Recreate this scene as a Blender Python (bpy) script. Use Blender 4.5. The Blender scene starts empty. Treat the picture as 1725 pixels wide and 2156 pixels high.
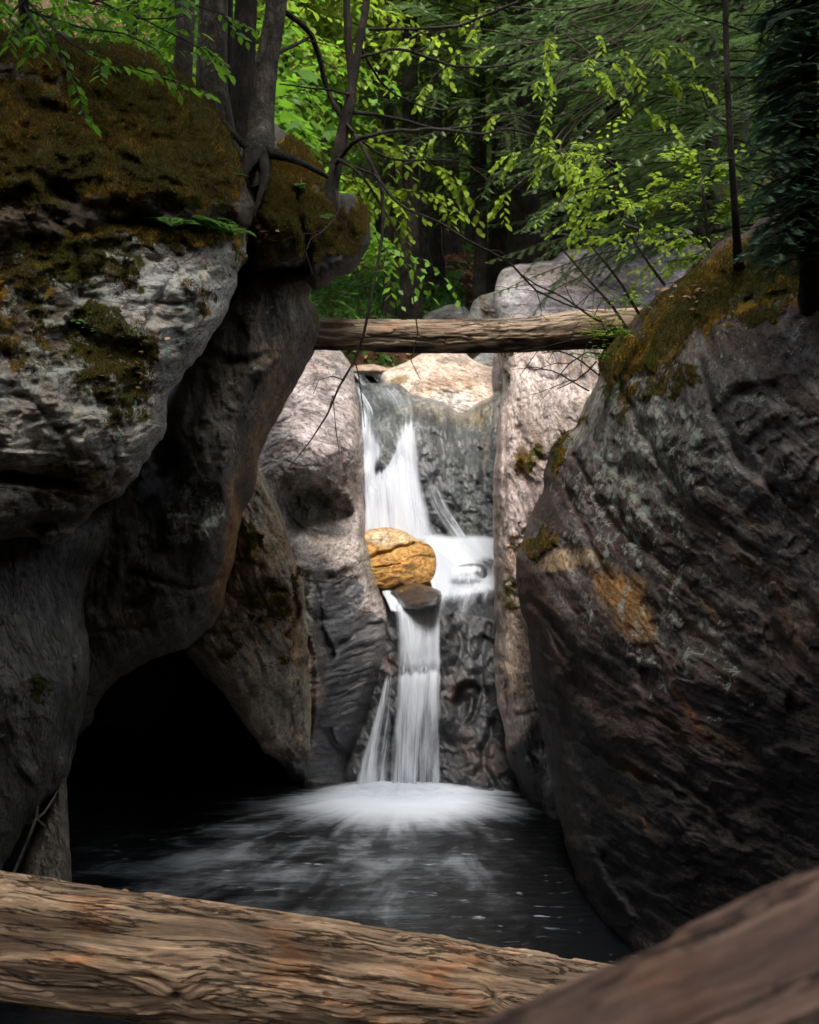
import bpy, math, random
import numpy as np
random.seed(7); rng = np.random.default_rng(11)
C = bpy.context.scene.collection
sc = bpy.context.scene
R = math.radians
# ---------------------------------------------------------------- camera, sky, sun
F = 2518.5; CX, CY = 862.5, 1078.0; H = 2.07          # picture units (1725 x 2156), camera height above the pool
cam = bpy.data.cameras.new('camera'); camo = bpy.data.objects.new('camera', cam); C.objects.link(camo)
camo.location = (0, 0, H); camo.rotation_euler = (R(90), 0, 0)
cam.sensor_fit = 'HORIZONTAL'; cam.sensor_width = 24.0; cam.lens = 24.0 * F / 1725.0
cam.clip_start = 0.05; cam.clip_end = 500
cam.dof.use_dof = True; cam.dof.focus_distance = 4.2; cam.dof.aperture_fstop = 6.0
sc.camera = camo
SUN_EL, SUN_AZ = 62.0, 172.0                             # azimuth clockwise from +Y
world = bpy.data.worlds.new("World"); sc.world = world; world.use_nodes = True
wn = world.node_tree; bg = wn.nodes['Background']
sky = wn.nodes.new('ShaderNodeTexSky'); sky.sky_type = 'NISHITA'; sky.sun_disc = False
sky.sun_elevation = R(SUN_EL); sky.sun_rotation = R(SUN_AZ); sky.dust_density = 3.0; sky.air_density = 1.0; sky.ozone_density = 0.6
hs = wn.nodes.new('ShaderNodeHueSaturation'); hs.inputs['Saturation'].default_value = 0.62   # thin bright overcast
wn.links.new(sky.outputs[0], hs.inputs['Color']); wn.links.new(hs.outputs[0], bg.inputs[0]); bg.inputs[1].default_value = 0.15
sl = bpy.data.lights.new('sun', 'SUN'); sl.energy = 1.75; sl.angle = R(28); sl.color = (1.0, 0.95, 0.90)
so = bpy.data.objects.new('sun', sl); C.objects.link(so)
so.rotation_euler = (R(90 - SUN_EL), 0, R(180 - SUN_AZ)); so.location = (8, 10, 20)
sc.view_settings.view_transform = 'Standard'; sc.view_settings.look = 'None'
sc.view_settings.exposure = 2.05; sc.view_settings.gamma = 1
sc.cycles.use_denoising = True; sc.cycles.use_adaptive_sampling = False
sc.cycles.max_bounces = 7; sc.cycles.diffuse_bounces = 3; sc.cycles.glossy_bounces = 3
sc.cycles.transmission_bounces = 3; sc.cycles.transparent_max_bounces = 14
sc.cycles.sample_clamp_indirect = 6

# ---------------------------------------------------------------- maths
def P(x, y, d):
    """world point seen at picture point x,y (1725 x 2156 units) standing d metres down the gorge"""
    x = np.asarray(x, float); y = np.asarray(y, float); d = np.asarray(d, float) + 0 * x
    return np.stack([(x - CX) / F * d, d, H - (y - CY) / F * d], -1)
_rs = np.random.RandomState(3)
_perm = np.concatenate([_rs.permutation(256)] * 3)
_g = np.linspace(0, 2 * np.pi, 256, endpoint=False); _gx, _gy = np.cos(_g), np.sin(_g)
def pn(x, y, seed=0):
    x = np.asarray(x, float) + seed * 17.31; y = np.asarray(y, float) + seed * 9.77
    xi = np.floor(x).astype(int); yi = np.floor(y).astype(int); fx = x - xi; fy = y - yi
    u = fx ** 3 * (fx * (fx * 6 - 15) + 10); v = fy ** 3 * (fy * (fy * 6 - 15) + 10)
    def gr(a, b, dx, dy):
        h = _perm[_perm[(a + seed) & 255] + (b & 255)] & 255
        return _gx[h] * dx + _gy[h] * dy
    n00 = gr(xi, yi, fx, fy); n10 = gr(xi + 1, yi, fx - 1, fy)
    n01 = gr(xi, yi + 1, fx, fy - 1); n11 = gr(xi + 1, yi + 1, fx - 1, fy - 1)
    a = n00 + u * (n10 - n00); b = n01 + u * (n11 - n01)
    return (a + v * (b - a)) * 1.41
def fbm(x, y, seed=0, o=4, g=0.5, ridged=False):
    t = 0; a = 1; f = 1; s = 0
    for i in range(o):
        n = pn(x * f, y * f, seed + i * 5)
        if ridged: n = 1 - 2 * np.abs(n)
        t = t + a * n; s += a; a *= g; f *= 2.03
    return t / s
def facets(x, y, size, seed, k=9.0):
    """broken planes: each cell of a jittered grid leans its own way"""
    x = x / size; y = y / size; xi = np.floor(x).astype(int); yi = np.floor(y).astype(int); num = 0; den = 1e-9
    for a in (-1, 0, 1):
        for b in (-1, 0, 1):
            cx = xi + a; cy = yi + b; h = _perm[_perm[(cx + seed) & 255] + (cy & 255)]; h2 = _perm[(h + 91) & 255]; h3 = _perm[(h2 + 57) & 255]; h4 = _perm[(h3 + 33) & 255]
            px = cx + .15 + .7 * h / 255; py = cy + .15 + .7 * h2 / 255; dx = x - px; dy = y - py
            w = np.exp(-k * (dx * dx + dy * dy)); v = (h3 / 127.5 - 1) * dx + (h4 / 127.5 - 1) * dy + .35 * (h / 127.5 - 1)
            num = num + w * v; den = den + w
    return num / den
def sstep(a, b, x):
    t = np.clip((x - a) / (b - a), 0, 1); return t * t * (3 - 2 * t)
def catmull(pts, step, closed=True):
    p = np.asarray(pts, float); n = len(p); out = []
    m = n if closed else n - 1
    for i in range(m):
        if closed: p0, p1, p2, p3 = p[(i - 1) % n], p[i], p[(i + 1) % n], p[(i + 2) % n]
        else: p0, p1, p2, p3 = p[max(i - 1, 0)], p[i], p[i + 1], p[min(i + 2, n - 1)]
        k = max(1, int(np.linalg.norm((p2 - p1)[:2]) / step))
        t = (np.arange(k) / k)[:, None]
        out.append(0.5 * (2 * p1 + (p2 - p0) * t + (2 * p0 - 5 * p1 + 4 * p2 - p3) * t * t + (3 * p1 - p0 - 3 * p2 + p3) * t ** 3))
    if not closed: out.append(p[-1:])
    return np.concatenate(out)
def seg_dist(px, py, poly, closed=True, nearest=False):
    a = poly; b = np.roll(poly, -1, 0)
    if not closed: a, b = poly[:-1], poly[1:]
    best = np.full(px.shape, 1e18); bx = np.zeros_like(px); by = np.zeros_like(py)
    for (ax, ay), (cx_, cy_) in zip(a[:, :2], b[:, :2]):
        dx, dy = cx_ - ax, cy_ - ay; L = dx * dx + dy * dy + 1e-9
        t = np.clip(((px - ax) * dx + (py - ay) * dy) / L, 0, 1)
        qx = ax + t * dx; qy = ay + t * dy; dd = (px - qx) ** 2 + (py - qy) ** 2
        m = dd < best; best = np.where(m, dd, best)
        if nearest: bx = np.where(m, qx, bx); by = np.where(m, qy, by)
    return (np.sqrt(best), bx, by) if nearest else np.sqrt(best)
def inside(px, py, poly):
    r = np.zeros(px.shape, bool); a = poly; b = np.roll(poly, -1, 0)
    for (ax, ay), (bx, by) in zip(a[:, :2], b[:, :2]):
        if ay == by: continue
        c = ((ay > py) != (by > py)) & (px < (bx - ax) * (py - ay) / (by - ay) + ax)
        r ^= c
    return r
def rbf(ctrl, x, y):
    c = np.asarray(ctrl, float)
    if len(c) == 1: return np.full(x.shape, c[0, 2])
    k = lambda r2: np.sqrt(r2 + 60.0 ** 2)
    A = k((c[:, None, 0] - c[None, :, 0]) ** 2 + (c[:, None, 1] - c[None, :, 1]) ** 2)
    n = len(c); M = np.zeros((n + 1, n + 1)); M[:n, :n] = A; M[:n, n] = M[n, :n] = 1
    w = np.linalg.solve(M, np.append(c[:, 2], 0))
    out = np.full(x.shape, w[n])
    for i in range(n): out += w[i] * k((x - c[i, 0]) ** 2 + (y - c[i, 1]) ** 2)
    return out
def mesh(name, V, Fq=None, Ft=None, attrs=None, mat=None, smooth=True, parent=None):
    """one mesh object out of arrays: quads and/or triangles, float3 point attributes"""
    me = bpy.data.meshes.new(name); V = np.ascontiguousarray(V, np.float32)
    me.vertices.add(len(V)); me.vertices.foreach_set('co', V.ravel())
    idx = []; tot = []
    if Fq is not None and len(Fq): idx.append(np.asarray(Fq, np.int32).ravel()); tot.append(np.full(len(Fq), 4, np.int32))
    if Ft is not None and len(Ft): idx.append(np.asarray(Ft, np.int32).ravel()); tot.append(np.full(len(Ft), 3, np.int32))
    idx = np.concatenate(idx); tot = np.concatenate(tot); st = np.concatenate([[0], np.cumsum(tot)[:-1]]).astype(np.int32)
    me.loops.add(len(idx)); me.loops.foreach_set('vertex_index', idx)
    me.polygons.add(len(tot)); me.polygons.foreach_set('loop_start', st)
    me.update(calc_edges=True)
    if smooth: me.polygons.foreach_set('use_smooth', np.ones(len(tot), bool))
    for k, v in (attrs or {}).items():
        a = me.attributes.new(k, 'FLOAT_VECTOR', 'POINT')
        a.data.foreach_set('vector', np.ascontiguousarray(v, np.float32).ravel())
    if mat: me.materials.append(mat)
    o = bpy.data.objects.new(name, me); C.objects.link(o)
    if parent: o.parent = parent
    return o
def tag(o, label=None, cat=None, group=None, kind=None):
    if label: o['label'] = label
    if cat: o['category'] = cat
    if group: o['group'] = group
    if kind: o['kind'] = kind
    return o
def thing(name, label, cat, group=None, loc=(0, 0, 0)):
    o = bpy.data.objects.new(name, None); C.objects.link(o); o.empty_display_size = 0.2
    o.location = loc
    return tag(o, label, cat, group)
def part(o, parent):
    o.parent = parent
    o.matrix_parent_inverse = __import__('mathutils').Matrix.Translation(parent.location).inverted()
    return o

# ---------------------------------------------------------------- materials
class NT:
    def __init__(s, name):
        s.m = bpy.data.materials.new(name); s.m.use_nodes = True; s.t = s.m.node_tree; s.t.nodes.clear()
        s.out = s.n('ShaderNodeOutputMaterial')
    def n(s, typ, **kw):
        nd = s.t.nodes.new(typ)
        for k, v in kw.items(): setattr(nd, k, v)
        return nd
    def l(s, a, b): s.t.links.new(a, b)
    def put(s, sock, v):
        if isinstance(v, bpy.types.NodeSocket): s.l(v, sock)
        elif v is not None: sock.default_value = v
    def attr(s, name):
        a = s.n('ShaderNodeAttribute'); a.attribute_name = name; return a.outputs['Vector']
    def math(s, op, a, b=None, c=None, clamp=False):
        nd = s.n('ShaderNodeMath', operation=op); nd.use_clamp = clamp
        s.put(nd.inputs[0], a); s.put(nd.inputs[1], b)
        if c is not None: s.put(nd.inputs[2], c)
        return nd.outputs[0]
    def noise(s, vec, scale, detail=4, rough=0.55, dist=0.0, st=None):
        if st is not None:
            mp = s.n('ShaderNodeMapping'); s.put(mp.inputs[0], vec); mp.inputs['Scale'].default_value = st; vec = mp.outputs[0]
        nd = s.n('ShaderNodeTexNoise'); s.put(nd.inputs['Vector'], vec); nd.inputs['Scale'].default_value = scale
        nd.inputs['Detail'].default_value = detail; nd.inputs['Roughness'].default_value = rough; nd.inputs['Distortion'].default_value = dist
        return nd.outputs['Fac']
    def vor(s, vec, scale, feat='F1', out='Distance', rnd=1.0):
        nd = s.n('ShaderNodeTexVoronoi', feature=feat); s.put(nd.inputs['Vector'], vec); nd.inputs['Scale'].default_value = scale
        return nd.outputs[out]
    def mr(s, v, a, b, c=0.0, d=1.0, smooth=True):
        nd = s.n('ShaderNodeMapRange', interpolation_type='SMOOTHSTEP' if smooth else 'LINEAR')
        s.put(nd.inputs[0], v)
        for i, q in enumerate((a, b, c, d)): s.put(nd.inputs[i + 1], q)
        return nd.outputs[0]
    def mix(s, f, a, b, blend='MIX'):
        nd = s.n('ShaderNodeMix', data_type='RGBA', blend_type=blend); s.put(nd.inputs[0], f)
        s.put(nd.inputs[6], a if isinstance(a, bpy.types.NodeSocket) else (*a, 1)); s.put(nd.inputs[7], b if isinstance(b, bpy.types.NodeSocket) else (*b, 1))
        return nd.outputs[2]
    def ramp(s, v, stops):
        nd = s.n('ShaderNodeValToRGB'); cr = nd.color_ramp
        while len(cr.elements) < len(stops): cr.elements.new(0.5)
        for e, (p, c) in zip(cr.elements, stops): e.position = p; e.color = (*c, 1)
        s.put(nd.inputs[0], v); return nd.outputs[0]
    def vscale(s, v, f):
        nd = s.n('ShaderNodeVectorMath', operation='SCALE'); s.put(nd.inputs[0], v); s.put(nd.inputs['Scale'], f); return nd.outputs[0]
    def bump(s, h, strength, dist, nrm=None):
        nd = s.n('ShaderNodeBump'); nd.inputs['Strength'].default_value = strength; nd.inputs['Distance'].default_value = dist
        s.put(nd.inputs['Height'], h)
        if nrm is not None: s.l(nrm, nd.inputs['Normal'])
        return nd.outputs[0]
    def bsdf(s, col, rough, nrm=None, spec=0.5, **kw):
        nd = s.n('ShaderNodeBsdfPrincipled'); s.put(nd.inputs['Base Color'], col); s.put(nd.inputs['Roughness'], rough)
        s.put(nd.inputs['Specular IOR Level'], spec)
        if nrm is not None: s.l(nrm, nd.inputs['Normal'])
        for k, v in kw.items(): s.put(nd.inputs[k], v)
        return nd.outputs[0]

def rock_material(name):
    s = NT(name)
    col, mask, fol = s.attr('col'), s.attr('mask'), s.attr('fol')
    sx = s.n('ShaderNodeSeparateXYZ'); s.l(mask, sx.inputs[0]); moss, wet, lich = sx.outputs
    big = s.noise(fol, 2.2, 5, 0.6, 0.6)
    strata = s.noise(fol, 4.0, 9, 0.72, 0.15, st=(1.0, 3.6, 1.0))
    fine = s.noise(fol, 26, 8, 0.72, 0.2)
    grain = s.noise(fol, 150, 4, 0.7)
    vein = s.noise(fol, 5.0, 7, 0.62, 1.4, st=(0.6, 3.2, 1))
    cr = s.mr(s.math('ABSOLUTE', s.math('SUBTRACT', vein, 0.5)), 0.0, 0.022, 0.0, 1.0)      # thin dark seams
    v = s.math('MULTIPLY', s.mr(big, 0.3, 0.7, 0.55, 1.4, False), s.mr(strata, 0.3, 0.7, 0.6, 1.42, False))
    v = s.math('MULTIPLY', v, s.mr(fine, 0.3, 0.72, 0.62, 1.42, False))
    v = s.math('MULTIPLY', v, s.mr(grain, 0.3, 0.7, 0.78, 1.22, False))
    v = s.math('MULTIPLY', v, s.mr(cr, 0, 1, 0.45, 1.0))
    fleck = s.noise(fol, 48, 7, .75, .2, st=(.55, 1.5, 1))
    v = s.math('MULTIPLY', v, s.mr(fleck, .40, .47, .42, 1.0)); v = s.math('MULTIPLY', v, s.mr(fleck, .56, .66, 1.0, 1.45))
    c = s.vscale(col, v)
    # rusty tint in broad stains, dark algae blotches
    rust = s.mr(s.noise(fol, 3.6, 6, 0.65, 1.0, st=(1, 1.8, 1)), 0.56, 0.74)
    c = s.mix(s.math('MULTIPLY', rust, 0.45), c, s.mix(1.0, c, (1.35, 0.85, 0.5), 'MULTIPLY'))
    alg = s.mr(s.noise(fol, 6.0, 8, 0.7, 0.3), 0.55, 0.66)
    c = s.mix(s.math('MULTIPLY', alg, 0.5), c, s.mix(1.0, c, (0.33, 0.36, 0.34), 'MULTIPLY'))
    # lichen: pale crust in many small ragged spots
    ln = s.math('ADD', s.noise(fol, 11, 9, 0.72, 0.4), s.math('MULTIPLY', s.math('SUBTRACT', s.noise(fol, 45, 5, 0.7), 0.5), 0.35))
    lf = s.mr(s.math('ADD', ln, s.math('MULTIPLY', lich, 0.22)), 0.68, 0.745)
    lf = s.math('MULTIPLY', lf, s.mr(lich, 0.02, 0.3))
    lc = s.mix(s.noise(fol, 18, 3), (0.36, 0.35, 0.31), (0.30, 0.37, 0.31))
    c = s.mix(s.math('MULTIPLY', lf, 0.8), c, lc)
    # moss
    mn = s.noise(fol, 9.0, 8, 0.7, 0.3)
    mf = s.mr(s.math('ADD', moss, s.math('MULTIPLY', s.math('SUBTRACT', mn, 0.5), 3.4)), 0.40, 0.62)
    mtex = s.noise(fol, 95, 5, 0.8)
    mhue = s.mr(s.noise(fol, 3.1, 6, 0.6, 0.5), 0.36, 0.64)
    mc = s.mix(s.mr(s.math('ADD', mhue, s.math('MULTIPLY', s.math('SUBTRACT', s.noise(fol, 14, 6, .7), .5), 1.6)), .2, .8), (0.080, 0.082, 0.022), (0.23, 0.125, 0.022))
    mc = s.mix(s.mr(s.noise(fol, 7, 7, .68, .4), .50, .62), mc, (.050, .036, .016))
    mc = s.mix(1.0, mc, s.ramp(mtex, [(0.3, (0.2, 0.2, 0.2)), (0.68, (1.8, 1.8, 1.6))]), 'MULTIPLY')
    dark_under = s.mix(1.0, c, (1, 1, 1), 'MULTIPLY')
    wetcol = s.mix(1.0, dark_under, (0.34, 0.36, 0.39), 'MULTIPLY')
    wetn = s.mr(s.math('ADD', wet, s.math('MULTIPLY', s.math('SUBTRACT', s.noise(fol, 4.0, 6, 0.65, 0.4), 0.5), 0.9)), 0.38, 0.62)
    c = s.mix(wetn, c, wetcol)
    c = s.mix(mf, c, mc)
    # height
    h = s.math('ADD', s.math('MULTIPLY', strata, 0.55), s.math('MULTIPLY', fine, 0.30))
    h = s.math('ADD', h, s.math('MULTIPLY', grain, 0.045))
    h = s.math('ADD', h, s.math('MULTIPLY', cr, 0.10))
    h = s.math('MULTIPLY', h, s.mr(wetn, 0, 1, 1.0, 0.62))
    hm = s.math('ADD', s.math('MULTIPLY', mtex, 0.5), s.math('MULTIPLY', s.noise(fol, 30, 4, 0.7), 0.9))
    hh = s.n('ShaderNodeMix', data_type='FLOAT'); s.l(mf, hh.inputs[0]); s.l(h, hh.inputs[2]); s.l(hm, hh.inputs[3])
    nrm = s.bump(hh.outputs[0], 1.0, 0.05)
    ro = s.mr(wetn, 0, 1, 0.72, 0.42)
    ro = s.math('ADD', ro, s.math('MULTIPLY', s.math('SUBTRACT', fine, 0.45), 0.25))
    ro2 = s.n('ShaderNodeMix', data_type='FLOAT'); s.l(mf, ro2.inputs[0]); s.l(ro, ro2.inputs[2]); ro2.inputs[3].default_value = 0.95
    sp = s.mr(wetn, 0, 1, 0.25, 0.35)
    sp2 = s.n('ShaderNodeMix', data_type='FLOAT'); s.l(mf, sp2.inputs[0]); s.l(sp, sp2.inputs[2]); sp2.inputs[3].default_value = 0.05
    b = s.bsdf(c, ro2.outputs[0], nrm, sp2.outputs[0], **{'Coat Weight': s.math('MULTIPLY', wetn, s.math('SUBTRACT', 1.0, mf)), 'Coat Roughness': 0.07, 'Coat Normal': nrm})
    s.l(b, s.out.inputs[0]); return s.m
ROCK = rock_material('weathered_rock')

def wood_material(name):
    s = NT(name); col, fol = s.attr('col'), s.attr('fol')
    warp = s.noise(fol, 1.6, 3, 0.5)
    g1 = s.noise(fol, 1.0, 8, 0.75, 0.12, st=(2.2, 30, 8))
    g2 = s.noise(fol, 1.0, 7, 0.7, 0.3, st=(5, 110, 20))
    blot = s.noise(fol, 4.2, 6, 0.62, 0.8, st=(1, 2.6, 1))
    fleck = s.noise(fol, 40, 5, 0.7, st=(0.5, 2, 1))
    g3 = s.noise(fol, 1.0, 4, 0.8, 0.1, st=(14, 330, 60))
    v = s.math('MULTIPLY', s.math('MULTIPLY', s.mr(g1, 0.3, 0.7, 0.5, 1.4, False), s.mr(g3, 0.3, 0.7, 0.7, 1.3, False)), s.mr(g2, 0.28, 0.72, 0.5, 1.45, False))
    v = s.math('MULTIPLY', v, s.mr(fleck, 0.3, 0.75, 0.75, 1.25, False))
    crack = s.mr(s.math('ABSOLUTE', s.math('SUBTRACT', s.noise(fol, 1.0, 7, 0.68, 0.2, st=(1.3, 15, 3)), 0.5)), 0.0, 0.022)
    v = s.math('MULTIPLY', v, s.mr(crack, 0, 1, 0.28, 1.0))
    c = s.vscale(col, v)
    c = s.mix(s.math('MULTIPLY', s.mr(blot, 0.5, 0.68), 0.6), c, s.mix(1.0, c, (1.05, 0.62, 0.36), 'MULTIPLY'))
    c = s.mix(s.math('MULTIPLY', s.mr(s.noise(fol, 6, 6, 0.65, 0.5, st=(1, 2.5, 1)), 0.6, 0.7), 0.55), c, s.mix(1.0, c, (0.4, 0.34, 0.3), 'MULTIPLY'))
    h = s.math('ADD', s.math('MULTIPLY', g1, 0.6), s.math('MULTIPLY', g2, 0.22))
    h = s.math('ADD', h, s.math('MULTIPLY', crack, 0.35)); h = s.math('ADD', h, s.math('MULTIPLY', fleck, 0.08))
    s.l(s.bsdf(c, 0.75, s.bump(h, 1.0, 0.018), 0.25), s.out.inputs[0]); return s.m
WOOD = wood_material('weathered_wood')

def bark_material(name, a=(0.014, 0.011, 0.009), b=(0.16, 0.138, 0.118), sc_=1.0, spot=0.60):
    s = NT(name); co = s.n('ShaderNodeTexCoord').outputs['Object']
    g = s.noise(co, 26 * sc_, 8, 0.75, 0.5, st=(1, 1, 0.35)); f = s.noise(co, 90 * sc_, 5, 0.75, st=(1, 1, 0.7))
    c = s.ramp(g, [(0.3, a), (0.52, tuple((x + y) * 0.42 for x, y in zip(a, b))), (0.72, b)])
    sp = s.mr(s.noise(co, 22 * sc_, 7, 0.7), spot, spot + 0.06)
    c = s.mix(s.math('MULTIPLY', sp, 0.7), c, (0.26, 0.28, 0.24))
    c = s.vscale(c, s.mr(f, 0.3, 0.7, 0.4, 1.6, False)); c = s.vscale(c, s.mr(s.noise(co, 7, 5, .6), .35, .65, .5, 1.5, False))
    h = s.math('ADD', g, s.math('MULTIPLY', f, 0.4))
    s.l(s.bsdf(c, 0.85, s.bump(h, 1.0, 0.03), 0.15), s.out.inputs[0]); return s.m
BARK = bark_material('rough_bark'); BARKD = bark_material('dark_bark', (0.018, 0.014, 0.011), (0.07, 0.058, 0.048), 1.0, 0.72)
BARKX = bark_material('shaded_bark', (0.006, 0.005, 0.004), (0.035, 0.028, 0.023), 1.0, 0.75)  # bark copy with shade put into its colour, for the rear trunks
TWIG = bark_material('twig_bark', (0.02, 0.014, 0.012), (0.085, 0.062, 0.05), 2.0, 0.8)
TWIGP = bark_material('pale_twig_bark', (0.08, 0.065, 0.055), (0.22, 0.19, 0.16), 2.0, 0.7)

def leaf_material(name, c1, c2, trans=0.5, tcol=None, rough=0.5):
    s = NT(name); oi = s.attr('rnd'); sx = s.n('ShaderNodeSeparateXYZ'); s.l(oi, sx.inputs[0])
    c = s.mix(sx.outputs[0], c1, c2)
    c = s.vscale(c, s.mr(sx.outputs[1], 0, 1, 0.65, 1.35, False))
    b = s.bsdf(c, rough, None, 0.3)
    tr = s.n('ShaderNodeBsdfTranslucent')
    if tcol: s.l(s.mix(0.65, c, s.vscale(s.mix(0.0, tcol, tcol), s.mr(sx.outputs[1], 0, 1, 0.7, 1.3, False))), tr.inputs[0])
    else: s.l(c, tr.inputs[0])
    mx = s.n('ShaderNodeMixShader'); mx.inputs[0].default_value = trans
    s.l(b, mx.inputs[1]); s.l(tr.outputs[0], mx.inputs[2]); s.l(mx.outputs[0], s.out.inputs[0]); return s.m
LEAF_BEECH = leaf_material('beech_leaf', (0.11, 0.19, 0.015), (0.20, 0.27, 0.025), 0.5, (0.38, 0.54, 0.05))
LEAF_MAPLE = leaf_material('maple_leaf', (0.045, 0.12, 0.012), (0.09, 0.17, 0.02), 0.5, (0.20, 0.42, 0.03))
LEAF_HEM = leaf_material('hemlock_needles', (0.050, 0.095, 0.042), (0.11, 0.18, 0.075), 0.3, (0.16, 0.26, 0.07), 0.5)
LEAF_DARK = leaf_material('dark_needles', (0.05, 0.10, 0.06), (0.11, 0.19, 0.12), 0.25, None, 0.6)
LEAF_FERN = leaf_material('fern_frond', (0.05, 0.13, 0.03), (0.10, 0.2, 0.05), 0.4, (0.15, 0.35, 0.05))
MOSSB = leaf_material('moss_tuft', (0.070, 0.085, 0.022), (0.19, 0.115, 0.025), 0.3, None, 0.9)
DRYLEAF = leaf_material('dry_leaf', (0.22, 0.10, 0.05), (0.42, 0.24, 0.13), 0.2, None, 0.8)
# ---------------------------------------------------------------- rocks
def blob(x, y, b):
    """soft ellipse (x, y, rx, ry[, angle])"""
    a = R(b[4]) if len(b) > 4 else 0
    dx, dy = x - b[0], y - b[1]
    u = (dx * math.cos(a) + dy * math.sin(a)) / b[2]; v = (-dx * math.sin(a) + dy * math.cos(a)) / b[3]
    return 1 - sstep(0.55, 1.25, np.sqrt(u * u + v * v))
ROCKS = {}
def rock(name, label, outline, ctrl, Rr=60, E=0.45, T=1.2, res=3.0, seed=1, fol=('lin', 0), bulge=0.07, bs=170,
         strata=0.022, ss=(0.012, 0.05), rough=0.007, crag=0.022, fac=(.05, 70), col=(0.2, 0.19, 0.18), paint=(), moss=(), wet=(), lichen=(), dents=(), cracks=(),
         jit=3.0, mott=(), group=None, cat='rock', moss_base=-0.5, wet_base=0.0, lich_base=0.0, kind=None):
    ol = catmull(outline, 7.0); nx = pn(ol[:, 0] / 34, ol[:, 1] / 34, seed); ny = pn(ol[:, 0] / 34, ol[:, 1] / 34, seed + 3)
    n2 = pn(ol[:, 0] / 11, ol[:, 1] / 11, seed + 5); n3 = pn(ol[:, 0] / 11, ol[:, 1] / 11, seed + 6)
    ol = ol + np.stack([nx * jit + n2 * jit * .35, ny * jit + n3 * jit * .35], -1)
    x0, y0 = ol.min(0) - res * 2; x1, y1 = ol.max(0) + res * 2
    gx = np.arange(x0, x1, res); gy = np.arange(y0, y1, res); X, Y = np.meshgrid(gx, gy); ny_, nx_ = X.shape
    ins = inside(X, Y, ol)
    cs = 4; cx = np.arange(x0, x1 + res * cs * 2, res * cs); cy = np.arange(y0, y1 + res * cs * 2, res * cs)
    CXX, CYY = np.meshgrid(cx, cy); cd = seg_dist(CXX, CYY, ol)
    cd = np.where(inside(CXX, CYY, ol), cd, -cd)
    fx = (X - x0) / (res * cs); fy = (Y - y0) / (res * cs); ix = fx.astype(int); iy = fy.astype(int); fx -= ix; fy -= iy
    dist = (cd[iy, ix] * (1 - fx) * (1 - fy) + cd[iy, ix + 1] * fx * (1 - fy) + cd[iy + 1, ix] * (1 - fx) * fy + cd[iy + 1, ix + 1] * fx * fy)
    cell = ins[:-1, :-1] | ins[1:, :-1] | ins[:-1, 1:] | ins[1:, 1:]
    used = np.zeros(X.shape, bool)
    for a, b in ((0, 0), (1, 0), (0, 1), (1, 1)): used[a:ny_ - 1 + a, b:nx_ - 1 + b] |= cell
    edge = used & ~ins
    _, ex, ey = seg_dist(X[edge], Y[edge], ol, nearest=True)
    X = X.copy(); Y = Y.copy(); X[edge] = ex; Y[edge] = ey; dist = np.where(edge, 0, np.maximum(dist, 0))
    x = X[used]; y = Y[used]; dist = dist[used]; N = len(x)
    base = rbf(ctrl, x, y)
    s = np.clip(dist / Rr, 0, 1); rnd = 1 - np.sqrt(np.maximum(1 - (1 - s) ** 2, 0))
    dm = float(np.mean(base)); sc_m = dm / F
    # foliation coordinates in metres (across, along)
    wx = x + 30 * pn(x / 260, y / 260, seed + 11) + 7 * pn(x / 60, y / 60, seed + 12)
    wy = y + 30 * pn(x / 260, y / 260, seed + 13) + 7 * pn(x / 60, y / 60, seed + 14)
    if fol[0] == 'lin':
        a = R(fol[1]); fa = wx * math.cos(a) + wy * math.sin(a); fc = -wx * math.sin(a) + wy * math.cos(a)   # along, across
    else:
        dx, dy = wx - fol[1], wy - fol[2]; rr = np.hypot(dx, dy); fa = np.arctan2(dy, dx) * fol[3]; fc = rr
    fa = fa * sc_m; fc = fc * sc_m
    def relief(sd):
        d = -bulge * fbm(x / bs, y / bs, seed + 20 + sd, 3, 0.5)
        d = d - strata * fbm(fa / (ss[1] * 6), fc / (ss[0] * 6), seed + 31 + sd, 4, 0.6, True)
        d = d - strata * 0.6 * fbm(fa / .3, fc / .12, seed + 35 + sd, 4, 0.6)
        cg = fbm(fa / .22, fc / .13, seed + 37 + sd, 5, 0.58)
        d = d - crag * (np.floor(cg * 3.2 + .5 * fbm(x / 25, y / 25, seed + 38, 3)) / 3.2 * .5 + cg * .8)          # broken steps
        d = d + crag * .9 * sstep(.72, .98, fbm(fa / .42, fc / .2, seed + 39 + sd, 3, .5, True))                     # open joints
        if fac[0]:
            q1, q2 = fa / sc_m / 1.35, fc / sc_m
            d = d + fac[0] * facets(q1, q2, fac[1], seed + 43 + sd, 14) + fac[0] * .4 * facets(q1, q2, fac[1] * .37, seed + 45 + sd, 14)
        d = d - rough * fbm(x * sc_m / .035, y * sc_m / .035, seed + 41 + sd, 3, 0.65)
        return d
    dep = base + E * rnd + relief(0) * (0.35 + 0.65 * s)
    for dn in dents:      # (x, y, rx, ry, angle, depth, sharp)
        a = R(dn[4]); dx, dy = x - dn[0] + 10 * pn(x / 50, y / 50, seed + 61), y - dn[1] + 10 * pn(x / 50, y / 50, seed + 62)
        u = (dx * math.cos(a) + dy * math.sin(a)) / dn[2]; v = (-dx * math.sin(a) + dy * math.cos(a)) / dn[3]
        r = np.sqrt(u * u + v * v); dep = dep + dn[5] * (1 - sstep(dn[6], 1.0, r))
    for ck in cracks:     # (points, width, depth): negative depth is a ridge
        pl = catmull(ck[0], 10, False); q = seg_dist(x + 5 * pn(x / 30, y / 30, seed + 51), y + 5 * pn(x / 30, y / 30, seed + 52), pl, False)
        dep = dep + ck[2] * np.exp(-(q / ck[1]) ** 2)
    colr = np.zeros((N, 3)) + np.array(col)
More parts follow.
